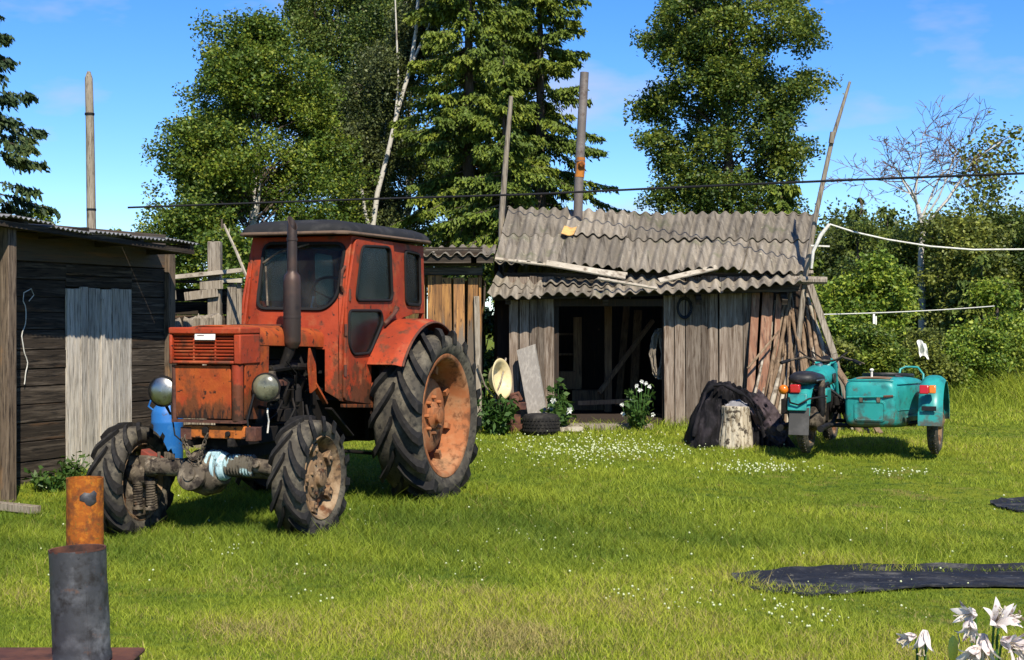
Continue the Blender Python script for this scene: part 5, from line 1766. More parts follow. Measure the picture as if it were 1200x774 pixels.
def poles_wires():
    Y = 28
    b = P(108, 268, Y)
    s = MB()
    s.tube([(b.x + .02, Y, gz(b.x, Y)), (b.x, Y, 2.5), P(105.5, 150, Y), P(104, 92, Y), P(104, 84, Y)], [.10, .09, .078, .072, .03], n=12, jit=.03)
    U = s.build('utility_pole', M['post'], None, smooth=60)
    tag(U, 'bare grey wooden pole standing behind the dark shed', 'utility pole')
    s = MB()
    for y in (134, 246):
        c = P(105 if y < 200 else 107, y, Y)
        s.lathe([(.088, -.02), (.088, .02)], c, n=12)
    s.build('wire_band', M['black'], U)
    def wire(name, pts, r, m, lab, cat):
        s = MB(); s.tube(pts, r, n=6); o = s.build(name, m, None, smooth=80); tag(o, lab, cat)
        return o
    def sag(a, b, d, n=24):
        return [a.lerp(b, t / n) - Vector((0, 0, d * 4 * (t / n) * (1 - t / n))) for t in range(n + 1)]
    c1 = [P(150, 243.5, 23), P(420, 234, 22), P(620, 228, 21.2), P(790, 220, 20.5), P(1000, 211, 19.2), P(1290, 200, 17.5), P(1650, 150, 14)]
    path = []
    for i in range(len(c1) - 1):
        path += [c1[i].lerp(c1[i + 1], t / 6) for t in range(6)]
    path.append(c1[-1])
    wire('power_cable', path, .015, M['cable'], 'black cable strung across the yard above the roofs', 'cable')
    a, b_ = P(972, 263, 19.6), P(1330, 292, 19.6)
    pts = [P(972, 263, 19.6), P(1000, 272, 19.6), P(1040, 281, 19.6), P(1090, 289, 19.6), P(1140, 293, 19.6), P(1200, 292.5, 19.6), P(1300, 289, 19.6), P(1500, 275, 19.6)]
    wire('rope', pts, .012, M['rope'], 'thick white rope sagging from the barn roof corner to the right', 'rope')
    pts = sag(P(958, 369, 19.9), P(1165, 359, 26), .02)
    cl = wire('clothesline', pts, .009, M['rope'], 'thin clothesline running from the barn into the trees', 'clothesline')
    s = MB()
    for px in (1024,):
        c = P(px, 370, 21.5)
        s.box(c + Vector((0, 0, -.05)), (.03, .02, .14)); s.box(c + Vector((.03, 0, -.07)), (.02, .02, .12))
    tag(s.build('clothes_peg', M['whitepaint'], None, bevel=.003), 'pale peg clipped on the clothesline', 'clothes peg')
    # white rag in the shrubs
    s = MB()
    c = P(1080, 410, 23.2)
    def rag(u, v):
        return c + Vector(((u - .5) * .14 + .05 * (1 - v), .03 * math.sin(u * 9) + .02 * math.sin(v * 7), (v - .5) * .24 + .03 * math.sin(u * 5))), Vector((0, -1, 0))
    s.sheet(rag, 10, 10, .006)
    tag(s.build('rag', M['whitepaint'], None, smooth=60), 'small white rag caught in the shrubs behind the sidecar', 'rag')
# ------------------------------------------------------------------ motorcycle with sidecar (local x right, y forward, z up)
def motorcycle():
    Y0 = 16.5
    p = P(945, 530, Y0)
    sc = 1.06
    B = empty('sidecar_motorcycle', (p.x, Y0, p.z), 'turquoise motorcycle with a sidecar, seen from behind beside the barn', 'motorcycle', rz=-rad(21))
    B.scale = (sc, sc, sc)
    TQ = M['turq']

    def wheel(x, y, name='wheel', w=.10, R=.34):
        wh = empty(name, (x, y, R), parent=B)
        t = MB()
        t.lathe([(R - .10, -.035), (R - .085, -.05), (R - .04, -.055), (R - .012, -.038), (R, -.015), (R, .015), (R - .012, .038), (R - .04, .055), (R - .085, .05), (R - .10, .035)], axis=(1, 0, 0), n=40, cap=False)
        for k in range(44):
            a = 6.283 * k / 44
            ca, sa = math.cos(a), math.sin(a)
            for sx in (-.03, .006):
                t.obox((sx, ca * (R - .012), sa * (R - .012)), (.024, 0, 0), (0, -sa * .028, ca * .028), (0, ca * .018, sa * .018))
        t.build('tyre', M['tyre_side'], wh, smooth=40)
        t = MB()
        t.lathe([(R - .09, -.045), (R - .115, -.03), (R - .115, .03), (R - .09, .045), (R - .10, .03), (R - .105, 0), (R - .10, -.03)], axis=(1, 0, 0), n=36, closed=True)
        t.lathe([(.085, -.07), (.10, -.05), (.10, .05), (.085, .07), (.03, .09)], axis=(1, 0, 0), n=18)
        t.build('rim', M['rim_tan'], wh, smooth=40)
        t = MB()
        for k in range(20):
            a = 6.283 * k / 20
            b = a + (.35 if k % 2 else -.35)
            sx = .03 if k % 4 < 2 else -.03
            t.tube([(sx, math.cos(a) * .09, math.sin(a) * .09), (0, math.cos(b) * (R - .112), math.sin(b) * (R - .112))], .004, n=4)
        t.build('spokes', M['mud_iron'], wh, smooth=0)
        return wh

    wheel(0, 0); wheel(0, 1.46); wheel(1.235, .30)

    def guard(name, x, y, R, w, a0, a1, flare=.0, par=B, cz=.34, m=TQ):
        s = MB()
        n = 18
        secs = []
        for th in (0, 1):
            pass
        def fn(u, v):
            a = rad(a0 + (a1 - a0) * u)
            q = (v - .5) * 2
            rr = R - .055 * abs(q) ** 3 - flare * 0
            c, s_ = math.cos(a), math.sin(a)
            return Vector((x + q * w / 2, y + c * rr, cz + s_ * rr)), Vector((q * .6, c, s_)).normalized()
        s.sheet(fn, n, 10, .006)
        return s.build(name, m, par, smooth=50)
    # rear mudguard: angles from forward (0) over the top (90) to the back (180)
    rg = guard('rear_mudguard', 0, 0, .40, .19, 55, 172)
    s = MB()
    s.obox((-.10, -.43, .20), (.20, 0, 0), (0, -.012, 0), (0, .05, .27))
    s.build('mud_flap', mat('dusty_flap', (.06, .058, .055), [((.11, .105, .10), 6, .45, .7)], rough=.8), rg, bevel=.004)
    s = MB()
    s.obox((-.115, -.40, .44), (.19, 0, 0), (0, -.03, 0), (0, .05, .17))
    s.build('number_plate_carrier', TQ, rg, bevel=.01)
    s = MB(); s.tube([(-.10, -.415, .57), (-.08, -.44, .52), (0, -.445, .50), (.10, -.42, .56), (.24, -.2, .58)], .010, n=6)
    s.build('carrier_rail', M['black'], rg, smooth=60)
    s = MB(); s.box((-.045, -.36, .655), (.10, .08, .085)); s.build('tail_light', M['red_lens'], rg, bevel=.012)
    s = MB(); s.lathe([(.035, 0), (.05, .03), (.045, .06), (.01, .075)], (-.155, -.33, .645), (-.2, -1, 0), n=12); s.build('indicator', M['amber_lens'], rg, smooth=60)
    # seat, tank
    def ell(cx, cz, hx, hz, y, n=16, pw=2.6):
        out = []
        for k in range(n):
            t = 6.283 * k / n
            c, s_ = math.cos(t), math.sin(t)
            out.append((cx + hx * math.copysign(abs(c) ** (2 / pw), c), y, cz + hz * math.copysign(abs(s_) ** (2 / pw), s_)))
        return out
    s = MB()
    s.loft([ell(0, .745, .06, .03, -.32), ell(0, .75, .13, .055, -.28), ell(0, .755, .15, .07, -.05), ell(0, .74, .145, .065, .2), ell(0, .73, .12, .06, .42), ell(0, .74, .07, .035, .50)])
    st = s.build('seat', M['leather'], B, smooth=60)
    s = MB(); loop_tube(s, ell(0, .735, .135, .0, 0, 4), .006) if False else s.tube([(.151, -.25, .735), (.156, .0, .735), (.147, .3, .725)], .008, n=5)
    s.build('seat_piping', M['chrome'], st)
    s = MB()
    s.loft([ell(0, .70, .05, .05, .44), ell(0, .715, .12, .085, .50), ell(0, .735, .155, .11, .65), ell(0, .75, .165, .115, .85), ell(0, .77, .13, .09, 1.0), ell(0, .79, .06, .045, 1.08)])
    tk = s.build('fuel_tank', TQ, B, smooth=60)
    s = MB(); s.lathe([(.035, 0), (.035, .02), (.02, .03)], (0, .78, .855), n=14); s.build('filler_cap', M['chrome'], tk)
    s = MB()
    for sx in (-1, 1):
        s.box((sx * .165, .72, .73), (.02, .16, .10))
    s.build('knee_pad', M['leather'], tk, bevel=.01)
    # engine and driveline
    s = MB()
    s.box((0, .72, .44), (.26, .48, .30)); s.box((0, .35, .42), (.22, .35, .26))
    for sx in (-1, 1):
        for k in range(6):
            s.lathe([(.085, 0), (.085, .012)], (sx * (.15 + k * .03), .78, .42), (sx, 0, 0), n=14)
        s.lathe([(.06, 0), (.06, .19)], (sx * .13, .78, .42), (sx, 0, 0), n=12)
        s.box((sx * .36, .78, .42), (.07, .17, .16))
        s.lathe([(.035, -.05), (.035, .05)], (sx * .22, .52, .50), n=10)
        s.tube([(sx * .22, .52, .46), (sx * .22, .6, .50), (sx * .26, .72, .50)], .02, n=7)
    s.build('engine', M['grime'], B, bevel=.008)
    s = MB()
    s.lathe([(.05, .02), (.12, .05), (.12, .12), (.06, .17), (.03, .19)], (0, 0, .34), (1, 0, 0), n=18)
    s.tube([(.10, .1, .36), (.10, .45, .40)], .03, n=8)
    s.lathe([(.045, 0), (.05, .03), (.05, .15), (.036, .16), (.036, .30), (.03, .33)], (.15, .0, .40), (0, .12, 1), n=12)
    s.build('final_drive', M['mud_iron'], B, bevel=.004)
    s = MB()
    for sx in (-1, 1):
        s.tube([(sx * .10, -.1, .66), (sx * .13, .3, .66), (sx * .10, .95, .72), (0, 1.12, .86)], .018, n=7)
        s.tube([(sx * .14, .1, .26), (sx * .14, .95, .26), (sx * .05, 1.1, .6), (0, 1.12, .82)], .018, n=7)
        s.tube([(sx * .18, .75, .36), (sx * .2, .4, .27), (sx * .2, -.35, .26)], [.022, .026, .035], n=8)
    s.build('frame', M['black'], B, smooth=60)
    s = MB()
    for sx in (-1, 1):
        s = MB(); s.box((sx * .155, .30, .56), (.05, .26, .16)); s.build('tool_box', TQ, B, bevel=.02)
        s = MB(); s.tube([(sx * .15, -.02, .66), (sx * .16, -.05, .45), (sx * .15, -.02, .34)], [.035, .042, .03], n=10); s.build('shock_absorber', M['black'], B, smooth=60)
    # front end
    s = MB()
    for sx in (-1, 1):
        s.tube([(sx * .09, 1.17, .88), (sx * .09, 1.32, .60), (sx * .09, 1.46, .34)], [.028, .026, .022], n=8)
    s.build('fork', TQ, B, smooth=60)
    guard('front_mudguard', 0, 1.46, .39, .17, 15, 165)
    s = MB()
    s.lathe([(.02, -.14), (.08, -.10), (.11, 0), (.11, .03)], (0, 1.30, .82), (0, 1, -.05), n=18)
    s.build('headlight', TQ, B, smooth=50)
    s = MB()
    s.tube([(-.42, .82, .88), (-.33, .91, .91), (-.20, 1.04, .94), (-.08, 1.11, .90), (.08, 1.11, .90), (.20, 1.04, .94), (.33, .91, .91), (.42, .82, .88)], .013, n=7)
    hb = s.build('handlebar', M['mud_iron'], B, smooth=60)
    for sx in (-1, 1):
        s = MB(); s.tube([(sx * .42, .82, .88), (sx * .34, .90, .908)], .02, n=8); s.build('grip', M['black'], hb)
        s = MB(); s.tube([(sx * .31, .97, .91), (sx * .38, .95, .90), (sx * .45, .90, .88)], .008, n=5); s.build('brake_lever', M['mud_iron'], hb)
    s = MB()
    s.tube([(-.1, 1.12, .9), (-.16, 1.2, 1.0), (-.05, 1.25, .92)], .009, n=5); s.tube([(.1, 1.12, .9), (.22, 1.22, .99), (.06, 1.28, .85)], .009, n=5)
    s.tube([(-.3, 1.0, .93), (-.28, 1.15, 1.0), (-.1, 1.28, .85)], .009, n=5)
    s.build('control_cable', M['black'], hb, smooth=60)
    s = MB(); s.lathe([(.05, 0), (.05, .05)], (0, 1.2, .89), (0, -.5, 1), n=14); s.build('speedometer', M['black'], hb)
    # ---- sidecar
    s = MB()
    cx = .80
    secs = []
    for (y, c, hx, z0, z1) in ((-.09, .645, .215, .33, .68), (-.075, .645, .24, .29, .725), (-.03, .648, .255, .27, .745), (.08, .66, .27, .262, .755), (.25, .69, .305, .255, .76), (.50, .715, .34, .25, .76), (.85, .72, .345, .25, .74), (1.15, .715, .32, .26, .70), (1.40, .70, .27, .30, .63), (1.62, .68, .18, .37, .56), (1.70, .67, .08, .42, .52)):
        secs.append(ell(c, (z0 + z1) / 2, hx, (z1 - z0) / 2, y, n=28, pw=6.5))
    s.loft(secs)
    body = s.build('sidecar_body', TQ, B, smooth=55)
    s = MB()      # boot lid panel and its rolled edge on the rear wall
    lid = roundpoly([(.49, .33), (.80, .33), (.80, .535), (.49, .535)], .04)
    s.panel(lid, [], lambda a, b: (a, -.091, b), (0, -.008, 0))
    ll = s.build('boot_lid', TQ, body, bevel=.004)
    s = MB(); loop_tube(s, [(a, -.100, b) for a, b in roundpoly([(.505, .345), (.785, .345), (.785, .52), (.505, .52)], .035)], .005, 5); s.build('lid_moulding', TQ, ll, smooth=60)
    s = MB(); s.tube([(.42, -.092, .565), (.64, -.108, .575), (.84, -.095, .58), (.88, -.07, .585)], .010, n=6); s.build('hinge_bar', M['turq'], body)
    s = MB(); s.tube([(.78, -.105, .58), (.87, -.09, .585)], .012, n=6); s.build('latch', M['rust_dark'], body)
    s = MB()
    def deck(u, v):
        return Vector((.50 + u * .33, -.01 + v * .26, .768 - .008 * (2 * u - 1) ** 2)), Vector((0, 0, 1))
    s.sheet(deck, 8, 6, .012)
    s.build('boot_rack', mat('rusty_deck', (.20, .12, .075), [((.32, .22, .15), 9, .48, .68), ((.08, .05, .04), 6, .55, .7)], rough=.95), body, smooth=60)
    s = MB(); s.tube([(.64, .08, .765), (.64, .08, .825)], .011, n=6); s.lathe([(.016, .0), (.022, .012), (.012, .026)], (.64, .08, .825), n=8); s.build('rack_knob', M['whitepaint'], body)
    for zz in (.44, .70):
        s = MB()
        s.tube([(.648 + .257 + .0, -.02, zz), (.66 + .273, .08, zz), (.69 + .308, .25, zz), (.715 + .343, .50, zz), (.72 + .347, .85, zz - .01)], .006, n=5)
        s.build('side_moulding', TQ, body, smooth=60)
    s = MB(); s.tube([(.42, -.07, .735), (.50, -.085, .742), (.78, -.085, .742), (.87, -.07, .735)], .007, n=5); s.build('rear_moulding', TQ, body, smooth=60)
    for lx in (.56, .73):
        s = MB(); s.box((lx, -.104, .545), (.035, .012, .05)); s.build('lid_hinge', M['mud_iron'], ll, bevel=.003)
    # cockpit coaming, seat back and grab rail
    s = MB()
    cp = [(.715 + .25 * math.cos(t * .2618), .76 + .34 * math.sin(t * .2618), .765 - .02 * math.sin(t * .2618)) for t in range(24)]
    loop_tube(s, cp, .018, 6)
    s.build('cockpit_rim', M['leather'], body, smooth=60)
    s = MB(); s.loft([[(.715 + .23 * math.cos(t * .2618), .76 + .31 * math.sin(t * .2618), .763 + dz - .02 * math.sin(t * .2618)) for t in range(24)] for dz in (-.03, .004)]); s.build('cockpit_cover', M['leather'], body)
    s = MB()
    s.tube([(.84, .62, .74), (.85, .66, .83), (.90, .70, .855), (1.02, .72, .85), (1.08, .68, .78), (1.08, .64, .55)], .012, n=7)
    s.build('grab_rail', TQ, B, smooth=60)
    s = MB()
    s.sheet(lambda u, v: (Vector((.84 + u * .14, .34 + v * .16, .775 - .05 * u + .01 * math.sin(v * 9))), Vector((0, 0, 1))), 6, 5, .01)
    s.build('cover_flap', M['cloth_purple'], body, smooth=60)
    # sidecar mudguard with its lights
    sg = guard('sidecar_mudguard', 1.225, .30, .425, .235, -5, 182, cz=.36)
    s = MB()
    s.obox((1.11, -.135, .30), (.235, 0, 0), (0, -.01, 0), (0, .02, .14))
    s.build('guard_tail', TQ, sg, bevel=.004)
    s = MB(); s.obox((1.13, -.135, .615), (.09, 0, 0), (0, -.05, 0), (0, .02, .085)); s.build('tail_light', M['red_lens'], sg, bevel=.01)
    s = MB(); s.obox((1.221, -.132, .620), (.065, 0, 0), (0, -.05, 0), (0, .02, .08)); s.build('indicator', M['amber_lens'], sg, bevel=.01)
    s = MB(); s.obox((1.15, -.152, .45), (.14, 0, 0), (0, -.012, 0), (0, .006, .045)); s.build('reflector_strip', M['black'], sg, bevel=.003)
    s = MB()
    s.tube([(.12, .15, .27), (.6, .18, .27), (1.0, .28, .30), (1.2, .30, .33)], .022, n=8)
    s.tube([(.12, .95, .27), (.7, 1.0, .25), (.98, .8, .25), (1.0, .3, .29)], .02, n=8)
    s.tube([(.10, .5, .66), (.45, .5, .40)], .016, n=7)
    s.build('sidecar_frame', M['black'], B, smooth=60)
    s = MB(); s.beam((.92, .22, .36), (1.12, .26, .40), .10, .02); s.build('guard_stay', TQ, B, bevel=.004)
    return B


# ------------------------------------------------------------------ loose things in the yard
def props():
    r = random.Random(4)
    # stump with clothes
    Y = 17.4
    c = P(861, 512, Y); c.z = gz(c.x, Y)
    s = MB()
    n = 26
    hs2 = [i / 24 * .452 for i in range(25)]
    prof = [(.19, -.05)] + [(.188 - .03 * h_ + .012 * math.cos(h_ * 9), h_) for h_ in hs2] + [(.165, .458), (.12, .463), (.04, .465)]
    s.rough_lathe(prof, (c.x, Y - .05, c.z), (.02, 0, 1), 72, .055, 1.6, 2.0, 3.3, groove=.12)
    tag(s.build('log_stump', M['stump'], None, smooth=40), 'upright bare pale log with a dark jacket thrown over it', 'log')
    # heap of dark cloth behind the stump: arched over a hidden pile
    px = [806, 809, 813, 818, 823, 828, 832, 838, 848, 858, 868, 878, 888, 898, 908, 916, 924, 932]
    py = [523, 505, 490, 479, 472, 458, 449, 446, 448, 449, 453, 459, 464, 474, 486, 498, 510, 524]
    xs_ = [(p - CX) / FPX * Y for p in px]
    hs_ = [max(0, HC - (q - HZ) / FPX * Y - c.z) for q in py]
    s = MB()
    nu, nv = 130, 80
    def cloth(u, v):
        x = xs_[0] + (xs_[-1] - xs_[0]) * u
        top = float(np.interp(x, xs_, hs_))
        t = v * 2 - 1
        prof = max(0, 1 - abs(t) ** 2.6)
        z = top * prof ** .8
        front = .42 if t < 0 else .35
        # sink where the log stands in front
        dx = (x - c.x) / .23
        y = Y + .22 + t * front * (1 - (.55 if t < 0 else 0) * math.exp(-dx * dx))
        q = mnoise.fractal(Vector((x * 3.0, y * 3.0 + z * 2.4, 1.7)), .9, 2.0, 5)
        w1 = mnoise.noise(Vector((x * 2.2, z * 2.0, 4.4)))
        fs = (x + .10 * w1 + (x - c.x) * z * .5) * 13
        rd = 1 - abs(mnoise.noise(Vector((fs, z * 1.6, y * .8)))) * 2.2
        rd2 = 1 - abs(mnoise.noise(Vector((fs * 1.9 + 7, z * 3.2, 2.0)))) * 2
        f = rd * .055 + rd2 * .022 + q * .02 - .045
        amp = min(1, top * 3)
        return Vector((x + f * .4 * amp, y - f * amp * 1.5, max(c.z - .02, c.z + z + f * .6 * prof * amp))), Vector((0, -.4 if t < 0 else .4, .9)).normalized()
    s.sheet(cloth, nu, nv, .012)
    jk = s.build('dark_jacket', M['cloth'], None, smooth=70)
    tag(jk, 'crumpled dark cloth jacket heaped over and behind the pale log', 'jacket')
    s = MB()
    hem = [P(a_, b_, Y + d_) for a_, b_, d_ in ((812, 512, -.16), (818, 488, -.14), (826, 462, -.08), (836, 451, -.06), (850, 452, -.10), (866, 459, -.14), (880, 470, -.18), (889, 484, -.2), (893, 500, -.2), (897, 515, -.18))]
    fine_ = []
    for i_ in range(len(hem) - 1):
        for t_ in range(6):
            w_ = hem[i_].lerp(hem[i_ + 1], t_ / 6)
            q = mnoise.noise_vector(w_ * 9)
            fine_.append(w_ + q * .014)
    s.tube(fine_, [.020 + .008 * math.sin(i_ * .5) + .004 * math.sin(i_ * 1.3) for i_ in range(len(fine_))], n=10, jit=.06)
    s.build('hem_roll', M['cloth'], jk, smooth=60)
    s = MB()
    def slv(u, v):
        a = P(884, 462, Y - .12).lerp(P(921, 512, Y - .15), u)
        wd = .10 + .05 * math.sin(u * 3.1)
        q = mnoise.fractal(Vector((u * 5, v * 4, 3.1)), .9, 2.0, 4)
        return a + Vector((-.55, 0, -.75)) * (v - .35) * wd * 2.2 + Vector((0, -.10 * math.sin(v * 3.14) - .04 * math.sin(u * 16 + v * 6 + q * 4) * .6 - .03 * q, 0)), Vector((0, -1, .3)).normalized()
    s.sheet(slv, 40, 18, .015)
    o = s.build('sleeve', M['cloth_purple'], jk, smooth=70)
    s = MB()
    def rg(u, v):
        q = mnoise.fractal(Vector((u * 4, v * 4, 8.1)), .9, 2.0, 4)
        return Vector((c.x - .12 + u * .26, Y - .16 + v * .26, c.z + .47 + .055 * math.sin(u * 3.1) * math.sin(v * 3.1) + .03 * q - .10 * max(0, .25 - v))), Vector((0, -.2, 1)).normalized()
    s.sheet(rg, 18, 14, .012)
    o = s.build('glove_rag', mat('grey_rag', (.20, .195, .20), [((.36, .35, .35), 12, .5, .68), ((.06, .055, .06), 8, .55, .7)], rough=.95), None, smooth=70)
    tag(o, 'crumpled light grey rag on top of the pale log', 'rag')
    # blue can behind the axle
    Y = 16.2
    c = P(196, 540, Y); z0 = gz(c.x, Y)
    s = MB()
    s.lathe([(.155, 0), (.165, .02), (.165, .40), (.168, .41), (.165, .42), (.165, .50), (.15, .545), (.105, .60), (.095, .62), (.095, .67), (.108, .675), (.108, .70), (.09, .705)], (c.x, Y, z0), n=32)
    cn = s.build('milk_can', M['bluepaint'], None, smooth=45)
    tag(cn, 'blue painted metal can with a narrow neck, standing behind the tractor front axle', 'can')
    s = MB()
    for sx in (-1, 1):
        s.tube([(c.x + sx * .14, Y - .05, z0 + .54), (c.x + sx * .185, Y - .06, z0 + .58), (c.x + sx * .16, Y - .05, z0 + .64), (c.x + sx * .10, Y - .05, z0 + .66)], .012, n=6)
    s.build('can_handle', M['bluepaint'], cn, smooth=60)
    # black rubber sheets on the lawn
    def sheet(name, poly, lab):
        s = MB()
        pts = []
        for x, y in poly:
            Yq = 11.0
            for _ in range(12):
                Yq = FPX * (HC - gz((x - CX) / FPX * Yq, Yq)) / (y - HZ)
            pts.append(((x - CX) / FPX * Yq, Yq))
        # fill between the far and the near edge
        k = len(pts) // 2
        far, near = pts[:k], list(reversed(pts[k:]))
        fx = lambda e, u: Vector(e[int(min(u * (k - 1), k - 1.001))]).lerp(Vector(e[int(min(u * (k - 1), k - 1.001)) + 1]), (min(u * (k - 1), k - 1.001)) % 1)
        def fn(u, v):
            p = fx(near, u).lerp(fx(far, u), v)
            q = mnoise.fractal(Vector((p.x * 2.2, p.y * 3, .5)), .9, 2, 5)
            rim = .035 * max(0, (v - .9) / .1) + .012 * max(0, (.06 - v) / .06)
            return Vector((p.x, p.y + .03 * mnoise.noise(Vector((u * 18, v * 2, .3))), gz(p.x, p.y) + .016 + .010 * q +   .011 * max(0, 1 - abs(mnoise.noise(Vector((p.x * 1.6 + p.y * 2, p.y * 5, 2.2)))) * 5) + rim * .7)), Vector((0, 0, 1))
        s.sheet(fn, 150, 40, .012)
        tag(s.build(name, M['mat_black'], None, smooth=60), lab, 'rubber sheet')
    sheet('rubber_sheet', [(857, 681), (920, 673), (1040, 668), (1130, 668), (1290, 666), (1290, 692), (1130, 690), (1040, 695), (950, 701), (880, 694)], 'long black rubber sheet lying flat on the lawn before the lilies')
    sheet('rubber_sheet', [(1160, 592), (1180, 589), (1215, 586), (1290, 585), (1290, 604), (1215, 603), (1190, 601), (1172, 597)], 'small dark rubber sheet in the grass, farther off than the long one')
    # basin, board, tyre, scrap by the barn's left end
    Y = 19.3
    s = MB()
    c = P(588, 444, Y)
    ax = Vector((.86, -.46, .12))
    s.lathe([(.01, -.135), (.12, -.13), (.17, -.09), (.215, -.01), (.25, 0), (.258, .006), (.25, .012), (.21, .002), (.16, -.075), (.115, -.112), (.01, -.118)], c, ax, n=40, cap=False)
    tag(s.build('enamel_basin', M['cream'], None, smooth=60), 'cream enamel basin hanging on its side at the left end of the barn', 'basin')
    s = MB()
    p0 = P(560, 428, Y - .05); p1 = P(568, 452, Y - .05); p2 = P(580, 466, Y)
    s.tube([p0, p1, p2, (p2.x + .08, Y, .36)], .013, n=6)
    s.tube([p2, (c.x, Y + .1, c.z), (c.x + .05, Y + .3, c.z + .25)], .012, n=6)
    tag(s.build('bent_bar', M['post'], None, smooth=60), 'thin bent pale bar standing behind the cream basin', 'bar')
    Y = 19.55
    s = MB()
    bl, br_, tl, tr = P(619, 490, Y - .12), P(640, 486, Y - .12), P(605, 411, Y + .22), P(626, 404, Y + .22)
    s.raw([bl, br_, tr, tl] + [q + Vector((.02, .05, .01)) for q in (bl, br_, tr, tl)], [(0, 1, 2, 3), (7, 6, 5, 4), (0, 4, 5, 1), (1, 5, 6, 2), (2, 6, 7, 3), (3, 7, 4, 0)])
    tag(s.build('plank', mat('ash_grey_plank', (.22, .20, .175), [((.31, .285, .25), 5, .46, .66, (6, 6, 1)), ((.2, .185, .165), 8, .54, .66, (8, 8, 1))], rough=.95, bump=(.4, 14, .006)), None, bevel=.006), 'thick grey plank leaning on the barn wall, standing behind the old tyre', 'plank')
    s = MB()
    c = P(634, 503, 19.0); z0 = gz(c.x, 19.0)
    R, hw = .225, .13
    s.lathe([(.13, .02), (.15, 0), (R - .02, .015), (R, .05), (R, 2 * hw - .05), (R - .02, 2 * hw - .015), (.15, 2 * hw), (.13, 2 * hw - .02)], (c.x, 19.0, z0), n=36, closed=True)
    for row in range(4):
        for k in range(30):
            a = 6.283 * (k + .5 * (row % 2)) / 30
            ca, sa = math.cos(a), math.sin(a)
            s.obox((c.x + ca * (R - .004) , 19.0 + sa * (R - .004), z0 + .05 + row * .043), (-sa * .03, ca * .03, 0), (ca * .012, sa * .012, 0), (-sa * .01, ca * .01, .03))
    tag(s.build('old_tyre', M['tyre'], None, smooth=30), 'small worn tyre lying flat in front of the leaning grey plank', 'tyre')
    s = MB()
    c = P(604, 500, 19.35); z0 = gz(c.x, 19.35)
    s.box((c.x, 19.35, z0 + .05), (.22, .2, .10)); s.box((c.x - .01, 19.36, z0 + .19), (.13, .13, .18), .2); s.box((c.x + .01, 19.33, z0 + .33), (.24, .18, .09), .1)
    s.tube([(c.x - .06, 19.35, z0 + .38), (c.x - .04, 19.33, z0 + .47), (c.x + .03, 19.33, z0 + .49), (c.x + .07, 19.35, z0 + .40)], .03, n=8)
    s.lathe([(.05, 0), (.05, .05)], (c.x, 19.30, z0 + .41), (0, -1, .3), n=12)
    tag(s.build('rusty_vice', M['rust_dark'], None, bevel=.01), 'rusty iron vice on a block beside the leaning grey plank', 'vice')
    s = MB()
    c = P(668, 498, 19.3)
    s.box((c.x, 19.3, gz(c.x, 19.3) + .04), (.30, .22, .07), .2)
    tag(s.build('flat_stone', M['lumber'], None, bevel=.015), 'pale flat block on the ground between the old tyre and the doorway', 'stone')
    # slab at the doorway
    s = MB()
    c = P(712, 499, 19.6)
    s.box((c.x, 19.62, gz(c.x, 19.6) + .03), (1.15, .30, .09))
    tag(s.build('threshold_plank', M['post'], None, bevel=.01), 'low grey wooden plank lying on the ground before the barn doorway', 'plank')

    # leafy plants
    def leaf_plant(name, lab, px, py, Y, n, hgt, spread, leaf, flowers=(), pal=((.045, .10, .02), (.08, .14, .025)), cat='plant', group=None, fsize=.032):
        c = P(px, py, Y)
        z0 = gz(c.x, Y)
        root = empty(name, (c.x, Y, z0), lab, cat, group)
        nr = np.random.default_rng(int(px))
        st = MB()
        cen = []
        for k in range(n):
            a = r.uniform(0, 6.28); q = spread * r.uniform(.15, 1) ** .7
            tip = Vector((math.cos(a) * q, math.sin(a) * q * .7, hgt * r.uniform(.45, 1.05)))
            st.tube([(tip.x * .2, tip.y * .2, 0), (tip.x * .6, tip.y * .6, tip.z * .6), tip], [.007, .005, .003], n=4, cap=False)
            for _ in range(9):
                t = r.uniform(.2, 1.05)
                cen.append((tip.x * (.2 + .8 * t) + r.gauss(0, .04), tip.y * t + r.gauss(0, .04), tip.z * t + r.gauss(0, .03)))
        st.build('stem', M['stem'], root, smooth=0, fix=False)
        cen = np.array(cen)
        V = leaf_cards(cen, leaf, leaf * .5, .9, .2, nr)
        t = nr.uniform(0, 1, (len(cen), 1))
        cards_obj('leaves', V, np.array(pal[0]) * (1 - t) + np.array(pal[1]) * t, M['leaf'], root)
        for (fx, fy) in flowers:
            f = P(fx, fy, Y - .05) - root.location
            fm = MB()
            for k in range(6):
                a = 6.283 * k / 6 + r.uniform(-.3, .3)
                d = Vector((math.cos(a), -.5 + r.uniform(-.3, .1), math.sin(a))).normalized()
                sd = d.cross(Vector((0, -1, .2))).normalized()
                q = fsize * r.uniform(.8, 1.2)
                fm.raw([f, f + d * q * .6 + sd * q * .32, f + d * q * 1.1 + Vector((0, .01, -.006)), f + d * q * .6 - sd * q * .32], [(0, 1, 2, 3)])
            fm.build('flower', M['petal_white'], root, smooth=0, fix=False)
            fm = MB()
            fm.tube([(f.x * .5, f.y * .5, f.z * .35), (f.x * .9, f.y, f.z * .75), f], .004, n=4)
            fm.build('flower_stem', M['stem'], root)
        return root
    gp = 'plants along the barn wall'
    leaf_plant('flower_plant', 'tall plant with small white blossoms at the right side of the barn doorway', 748, 500, 19.35, 26, .50, .22, .10, ((746, 452), (757, 449), (750, 457), (729, 474), (741, 468), (730, 485), (765, 486), (752, 447), (761, 453)), group=None)
    leaf_plant('flower_plant', 'low plant with large white flowers between the old tyre and the doorway', 655, 498, 19.25, 16, .48, .18, .13, ((646, 478), (651, 486), (655, 491), (667, 481), (648, 470)), fsize=.05)
